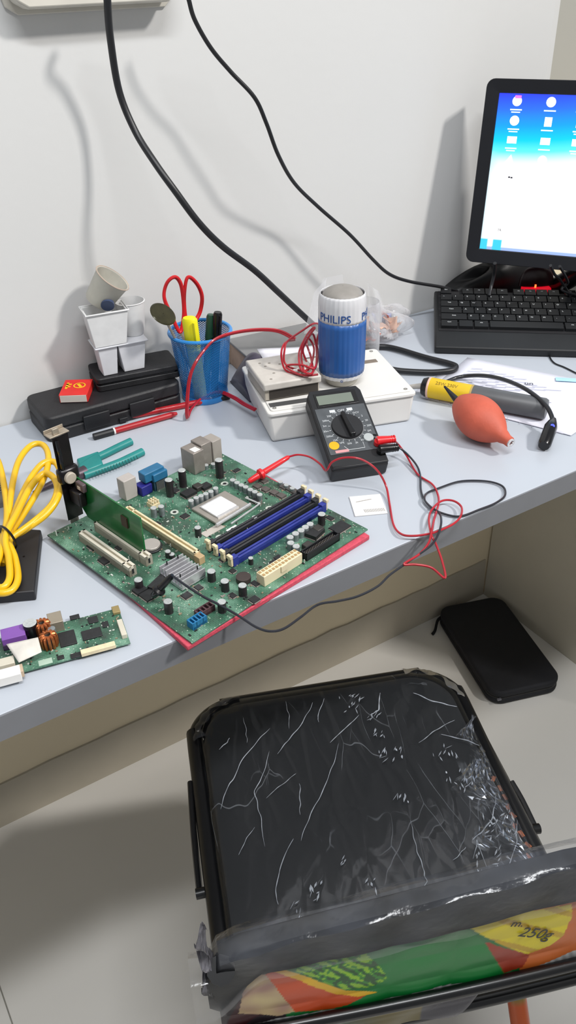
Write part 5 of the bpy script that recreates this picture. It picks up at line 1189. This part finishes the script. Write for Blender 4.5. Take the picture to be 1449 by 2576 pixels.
filmbot=[(-0.1933,0.5598),(-0.1415,0.5786),(-0.0766,0.5726),(-0.0101,0.5770),(0.0526,0.5690),(0.1096,0.5847),(0.1999,0.5853)]
stripbot=[(-0.1942,0.5467),(-0.0928,0.5548),(-0.0086,0.5584),(0.1127,0.5679),(0.2052,0.5647)]
def filmcol(u,z):
    zt,zb=yat(filmtop,u),yat(filmbot,u)
    if z<zb: 
        g_=.5+.12*math.sin(u*900+z*300); return (g_,g_,g_*.98)
    if inpoly(u,z,yelline): return srgb('e6b310')
    if inpoly(u,z,orangeL): return srgb('cb4a12')
    if inpoly(u,z,white1):
        k=.5+.9*noise.noise(V((u*45,z*60,1))); k=min(1,max(0,k)); return lerp(srgb('a07a6c'),srgb('d8c48a'),k)
    if inpoly(u,z,maroon): return srgb('3a1015')
    if inpoly(u,z,leaf):
        k=noise.noise(V(((u+z*.8)*190,(z-u*.5)*55,0)))+.5*noise.noise(V((u*300,z*240,3)))
        return srgb('8fc21c') if k>.14 else (srgb('2f8a1e') if k>-.15 else srgb('17501a'))
    if inpoly(u,z,maroon2): return srgb('a03418')
    if inpoly(u,z,yellow):
        return srgb('e3cf10') if math.sin(u*150+z*200)>-.75 else srgb('c9a319')
    if inpoly(u,z,orangeR): return srgb('cf6a2a')
    if inpoly(u,z,green): return srgb('0b7d34')
    if u<-.135: return srgb('2a2226')
    if u>.06: return srgb('cf6a2a')
    return srgb('0a7030')
NU,NV=320,70
def ffn(u_,v_):
    u=-HW*1.0+2*HW*u_*1.0; zt=yat(filmtop,u); zb=max(yat(stripbot,u),zr1-.001); z=zb+(zt-zb)*v_
    p=upos(u,z,-.0016-.0012*abs(math.sin(u*60)*math.sin(z*90)))
    return p
m=MB(); m.grid(ffn,NU,NV)
m.build('printed_film',attr_mat('printed_film',.38,coat=.2,bump=.15),ch,colfn=lambda i,v:filmcol(v.x,v.z))['label']='green, orange and yellow printed packaging film'
def filmtext(s_,size,pos,rot,name,mt_):
    vs,fs=text_geo(s_,size,.0001); m=MB(); out_=[]
    for v in vs:
        x=v.x*math.cos(rot)-v.y*math.sin(rot); z=v.x*math.sin(rot)+v.y*math.cos(rot)
        out_.append(upos(pos[0]+x,pos[1]+z,-.0032-v.z))
    m.add(out_,fs); m.build(name,mt_,ch,smooth=False)
filmtext('250g',.0175,(0.0663,0.6286),-.50,'printed_weight',BLACKG)
filmtext('m.',.012,(0.0476,0.6500),-.35,'printed_word',BLACKG)
# clear plastic over the top of the backrest
CLB=bpy.data.materials.new('clear_wrap_thick'); CLB.use_nodes=True; nt=CLB.node_tree; N=nt.nodes; L=nt.links
for n_ in list(N): N.remove(n_)
out=N.new('ShaderNodeOutputMaterial'); tcn=N.new('ShaderNodeTexCoord')
n3=nd('ShaderNodeTexNoise',Scale=22.,Detail=5.); L.new(tcn.outputs['Object'],n3.inputs['Vector'])
bpn=nd('ShaderNodeBump',Strength=.5,Distance=.006); L.new(n3.outputs['Fac'],bpn.inputs['Height'])
gl=nd('ShaderNodeBsdfGlossy',Roughness=.15); L.new(bpn.outputs['Normal'],gl.inputs['Normal'])
df=nd('ShaderNodeBsdfDiffuse'); df.inputs['Color'].default_value=(.34,.37,.45,1)
trn=nd('ShaderNodeBsdfTransparent'); fz=nd('ShaderNodeFresnel',IOR=1.45); L.new(bpn.outputs['Normal'],fz.inputs['Normal'])
m1=nd('ShaderNodeMixShader'); L.new(fz.outputs[0],m1.inputs[0]); L.new(trn.outputs[0],m1.inputs[1]); L.new(gl.outputs[0],m1.inputs[2])
m2=nd('ShaderNodeMixShader'); L.new(M_('MULTIPLY',ss(n3.outputs['Fac'],  .30,.75),.14),m2.inputs[0]); L.new(m1.outputs[0],m2.inputs[1]); L.new(df.outputs[0],m2.inputs[2])
L.new(m2.outputs[0],out.inputs['Surface'])
def wfn(u_,v_):
    u=-HW*1.10+2.2*HW*u_; zt=max(yat(tl2,u),.60); zf=yat(filmtop,u)-.006
    if v_<.62:
        t=v_/.62; z=zf+(zt-zf)*t; off=-.004-.001*math.sin(u*90+z*60)
    else:
        t=(v_-.62)/.38; z=zt+.002*math.sin(PI*t)-.03*max(0,t-.6); off=-.004+.032*t
    z+=.0016*math.sin(u*70+v_*5)*v_
    return upos(max(-HW*1.1,min(HW*1.1,u)),z,off)
m=MB(); m.grid(wfn,90,26); m.build('clear_wrap',CLB,ch)['label']='clear plastic wrap over the top of the backrest'
# foil-like strip at left side
m=MB(); sfo=[(-0.1899,0.7150),(-0.1852,0.7123),(-0.1867,0.6719),(-0.1895,0.6333),(-0.1938,0.6351),(-0.1946,0.6695)]
def strip(u_,v_):
    zt=.705-.085*v_; x=-HW-.001-.009*u_-.002*math.sin(v_*9); return V((x,vb+.004+.006*math.sin(v_*17+u_*4),zt+.004*math.sin(u_*5)))
m.grid(strip,6,24); m.build('torn_film',mat('torn_film','77757a',.2,metal=.3,var=.6,vs=110),ch,smooth=False)
HFM=bpy.data.materials.new('hanging_film'); HFM.use_nodes=True; nt=HFM.node_tree; N=nt.nodes; L=nt.links
b=N['Principled BSDF']; at_=N.new('ShaderNodeAttribute'); at_.attribute_name='Col'; L.new(at_.outputs['Color'],b.inputs['Base Color']); b.inputs['Alpha'].default_value=.55; b.inputs['Roughness'].default_value=.3
m=MB()
def hf(u_,v_):
    u=-HW*.97+u_*(HW*.97+.028); zl=zr2+.004; zh=zr1-.004; k=1-max(0,(u_-.9)/.1)**2*.6
    return upos(u,zh-(zh-zl)*v_*k,-.001+.002*math.sin(u*80+v_*4))
m.grid(hf,100,12)
def hfc(i,v):  # blurred reflections put into the film as fixed tints
    u=v.x
    if u<-.09: return srgb('7d8f80')
    if u<-.055: return lerp(srgb('7d8f80'),srgb('a79a6c'),(u+.09)/.035)
    if u<-.02: return srgb('a79a6c')
    return srgb('77757c')
m.build('hanging_film',HFM,ch,colfn=hfc)['label']='see-through film hanging between the back rails, reflections put into its tints'
# hazy wrap bunched over the two front corners of the seat
for sg in(-1,1):
    m=MB(); nn=30
    for k in range(nn+1):
        t=k/nn; a_=t*PI/2; cx0=sg*(HW-.018-.055); cy0=-.014-.055
        ux_,uy_=sg*math.cos(a_),math.sin(a_)
        for r_,z in((.055+.0035*math.sin(k*.55+sg)-.004*abs(t-.5),.4572),(.061,.4550+.001*math.sin(k*1.3)),(.0665+.0012*math.sin(k*1.1),.4500)):
            m.v.append(V((cx0+ux_*r_,cy0+uy_*r_,z)))
    for k in range(nn):
        for j in range(2): m.f.append((k*3+j,(k+1)*3+j,(k+1)*3+j+1,k*3+j+1)); m.m.append(0)
    m.build('bunched_wrap',CLB,ch)
# folds standing up in the seat wrap
FOLD_GLINT=mat('fold_and_glint','b9bfc8',.22,var=.25,vs=120,coat=.6,alpha=.75)  # pale film shared by the folds and the painted glints
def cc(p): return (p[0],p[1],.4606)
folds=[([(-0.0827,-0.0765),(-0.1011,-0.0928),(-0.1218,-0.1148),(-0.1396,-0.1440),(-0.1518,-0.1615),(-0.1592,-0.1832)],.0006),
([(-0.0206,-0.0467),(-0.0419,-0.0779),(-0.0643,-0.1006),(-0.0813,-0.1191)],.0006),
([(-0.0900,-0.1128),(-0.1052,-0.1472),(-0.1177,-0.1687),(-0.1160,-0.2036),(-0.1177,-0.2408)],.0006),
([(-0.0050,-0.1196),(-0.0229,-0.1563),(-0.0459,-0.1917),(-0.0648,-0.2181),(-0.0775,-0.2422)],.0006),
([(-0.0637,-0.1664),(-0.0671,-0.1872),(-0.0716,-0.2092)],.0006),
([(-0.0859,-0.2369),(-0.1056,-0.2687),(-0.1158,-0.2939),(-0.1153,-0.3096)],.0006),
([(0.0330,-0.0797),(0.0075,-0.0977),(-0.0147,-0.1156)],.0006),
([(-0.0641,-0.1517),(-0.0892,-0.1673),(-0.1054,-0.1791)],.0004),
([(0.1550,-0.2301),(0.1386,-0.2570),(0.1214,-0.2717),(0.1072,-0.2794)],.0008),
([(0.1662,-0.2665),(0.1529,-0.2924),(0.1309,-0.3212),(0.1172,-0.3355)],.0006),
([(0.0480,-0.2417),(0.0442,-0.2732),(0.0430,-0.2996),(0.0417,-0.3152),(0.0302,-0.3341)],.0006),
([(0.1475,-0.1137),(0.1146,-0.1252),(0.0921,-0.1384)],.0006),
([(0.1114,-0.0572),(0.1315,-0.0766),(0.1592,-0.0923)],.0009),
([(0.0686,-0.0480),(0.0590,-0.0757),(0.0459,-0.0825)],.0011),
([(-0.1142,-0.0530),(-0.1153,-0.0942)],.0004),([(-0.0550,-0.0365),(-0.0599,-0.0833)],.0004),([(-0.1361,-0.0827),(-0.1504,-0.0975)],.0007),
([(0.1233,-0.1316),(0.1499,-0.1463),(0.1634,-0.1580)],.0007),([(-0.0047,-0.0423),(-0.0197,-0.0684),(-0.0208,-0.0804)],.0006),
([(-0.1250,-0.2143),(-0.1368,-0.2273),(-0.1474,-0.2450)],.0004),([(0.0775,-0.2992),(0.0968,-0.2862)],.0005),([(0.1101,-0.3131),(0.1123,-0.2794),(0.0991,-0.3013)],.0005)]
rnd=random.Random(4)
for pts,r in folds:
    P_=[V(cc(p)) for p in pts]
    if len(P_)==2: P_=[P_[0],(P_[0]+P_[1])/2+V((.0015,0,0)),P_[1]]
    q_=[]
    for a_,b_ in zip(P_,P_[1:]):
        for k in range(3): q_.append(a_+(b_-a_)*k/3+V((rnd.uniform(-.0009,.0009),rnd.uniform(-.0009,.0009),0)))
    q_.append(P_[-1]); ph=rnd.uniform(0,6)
    m=MB(); m.tube(q_,r,6,n=4,rf=lambda t,ph=ph,r=r:r*(.18+.82*math.sin(PI*min(1,max(0,t)))**.5)*(.55+.45*abs(math.sin(t*13+ph)))); m.build('wrap_fold',FOLD_GLINT,ch)
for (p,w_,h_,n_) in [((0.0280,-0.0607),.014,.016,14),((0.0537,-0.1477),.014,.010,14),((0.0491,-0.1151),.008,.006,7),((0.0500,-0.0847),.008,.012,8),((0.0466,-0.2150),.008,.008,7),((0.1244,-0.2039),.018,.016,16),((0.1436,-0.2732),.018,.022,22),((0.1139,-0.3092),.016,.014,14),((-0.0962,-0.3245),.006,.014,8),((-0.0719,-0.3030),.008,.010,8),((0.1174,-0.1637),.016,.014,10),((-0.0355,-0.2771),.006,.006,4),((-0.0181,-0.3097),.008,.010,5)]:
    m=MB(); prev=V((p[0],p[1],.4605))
    # one highlight put in as a cluster of little pale facets
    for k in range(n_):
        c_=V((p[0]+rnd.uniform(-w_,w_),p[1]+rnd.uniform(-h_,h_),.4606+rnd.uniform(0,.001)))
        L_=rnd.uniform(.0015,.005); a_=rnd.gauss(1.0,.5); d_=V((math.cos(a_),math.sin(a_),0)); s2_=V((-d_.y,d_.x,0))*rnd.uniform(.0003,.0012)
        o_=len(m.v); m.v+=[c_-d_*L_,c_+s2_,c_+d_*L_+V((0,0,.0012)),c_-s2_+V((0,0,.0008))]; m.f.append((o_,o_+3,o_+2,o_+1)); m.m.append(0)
    ob=m.build('glint_facets',FOLD_GLINT,ch,smooth=False,solid=.0002); ob['kind']='stuff'

# ================================================================ LIGHT AND CAMERA
w=bpy.data.worlds.new('room_air'); scene.world=w; w.use_nodes=True
w.node_tree.nodes['Background'].inputs['Color'].default_value=(.93,.96,1.0,1); w.node_tree.nodes['Background'].inputs['Strength'].default_value=.33
def area(name,loc,tgt,size,power,col,sy=None):
    l=bpy.data.lights.new(name,'AREA'); l.energy=power; l.size=size; l.color=col
    if sy: l.shape='RECTANGLE'; l.size_y=sy
    o=bpy.data.objects.new(name,l); COL.objects.link(o); o.location=loc
    o.rotation_euler=(V(tgt)-V(loc)).to_track_quat('-Z','Y').to_euler(); return o
area('key_light',(2.98,-3.72,4.98),(.4,-.3,.78),.5,275,(1.0,.965,.92))
area('ceiling_tube',(.0,-1.2,2.75),(.1,-.6,.3),1.2,31,(.97,.985,1.0),.12)
cam=bpy.data.cameras.new('camera'); co=bpy.data.objects.new('camera',cam); COL.objects.link(co)
pitch,roll,yaw=.5956,-.0259,.5523
fwv=V((math.sin(yaw)*math.cos(pitch),math.cos(yaw)*math.cos(pitch),-math.sin(pitch))); r_=V((math.cos(yaw),-math.sin(yaw),0)); u_=r_.cross(fwv)
r2=r_*math.cos(roll)+u_*math.sin(roll); u2=-r_*math.sin(roll)+u_*math.cos(roll)
Mx=Matrix(((r2.x,u2.x,-fwv.x,-.1971),(r2.y,u2.y,-fwv.y,-1.0552),(r2.z,u2.z,-fwv.z,1.2762),(0,0,0,1)))
co.matrix_world=Mx
cam.sensor_fit='VERTICAL'; cam.sensor_height=36; cam.lens=36*2097.3828/2576; cam.clip_start=.01
scene.camera=co
scene.view_settings.view_transform='Standard'
scene.view_settings.look='None'
scene.view_settings.exposure=0
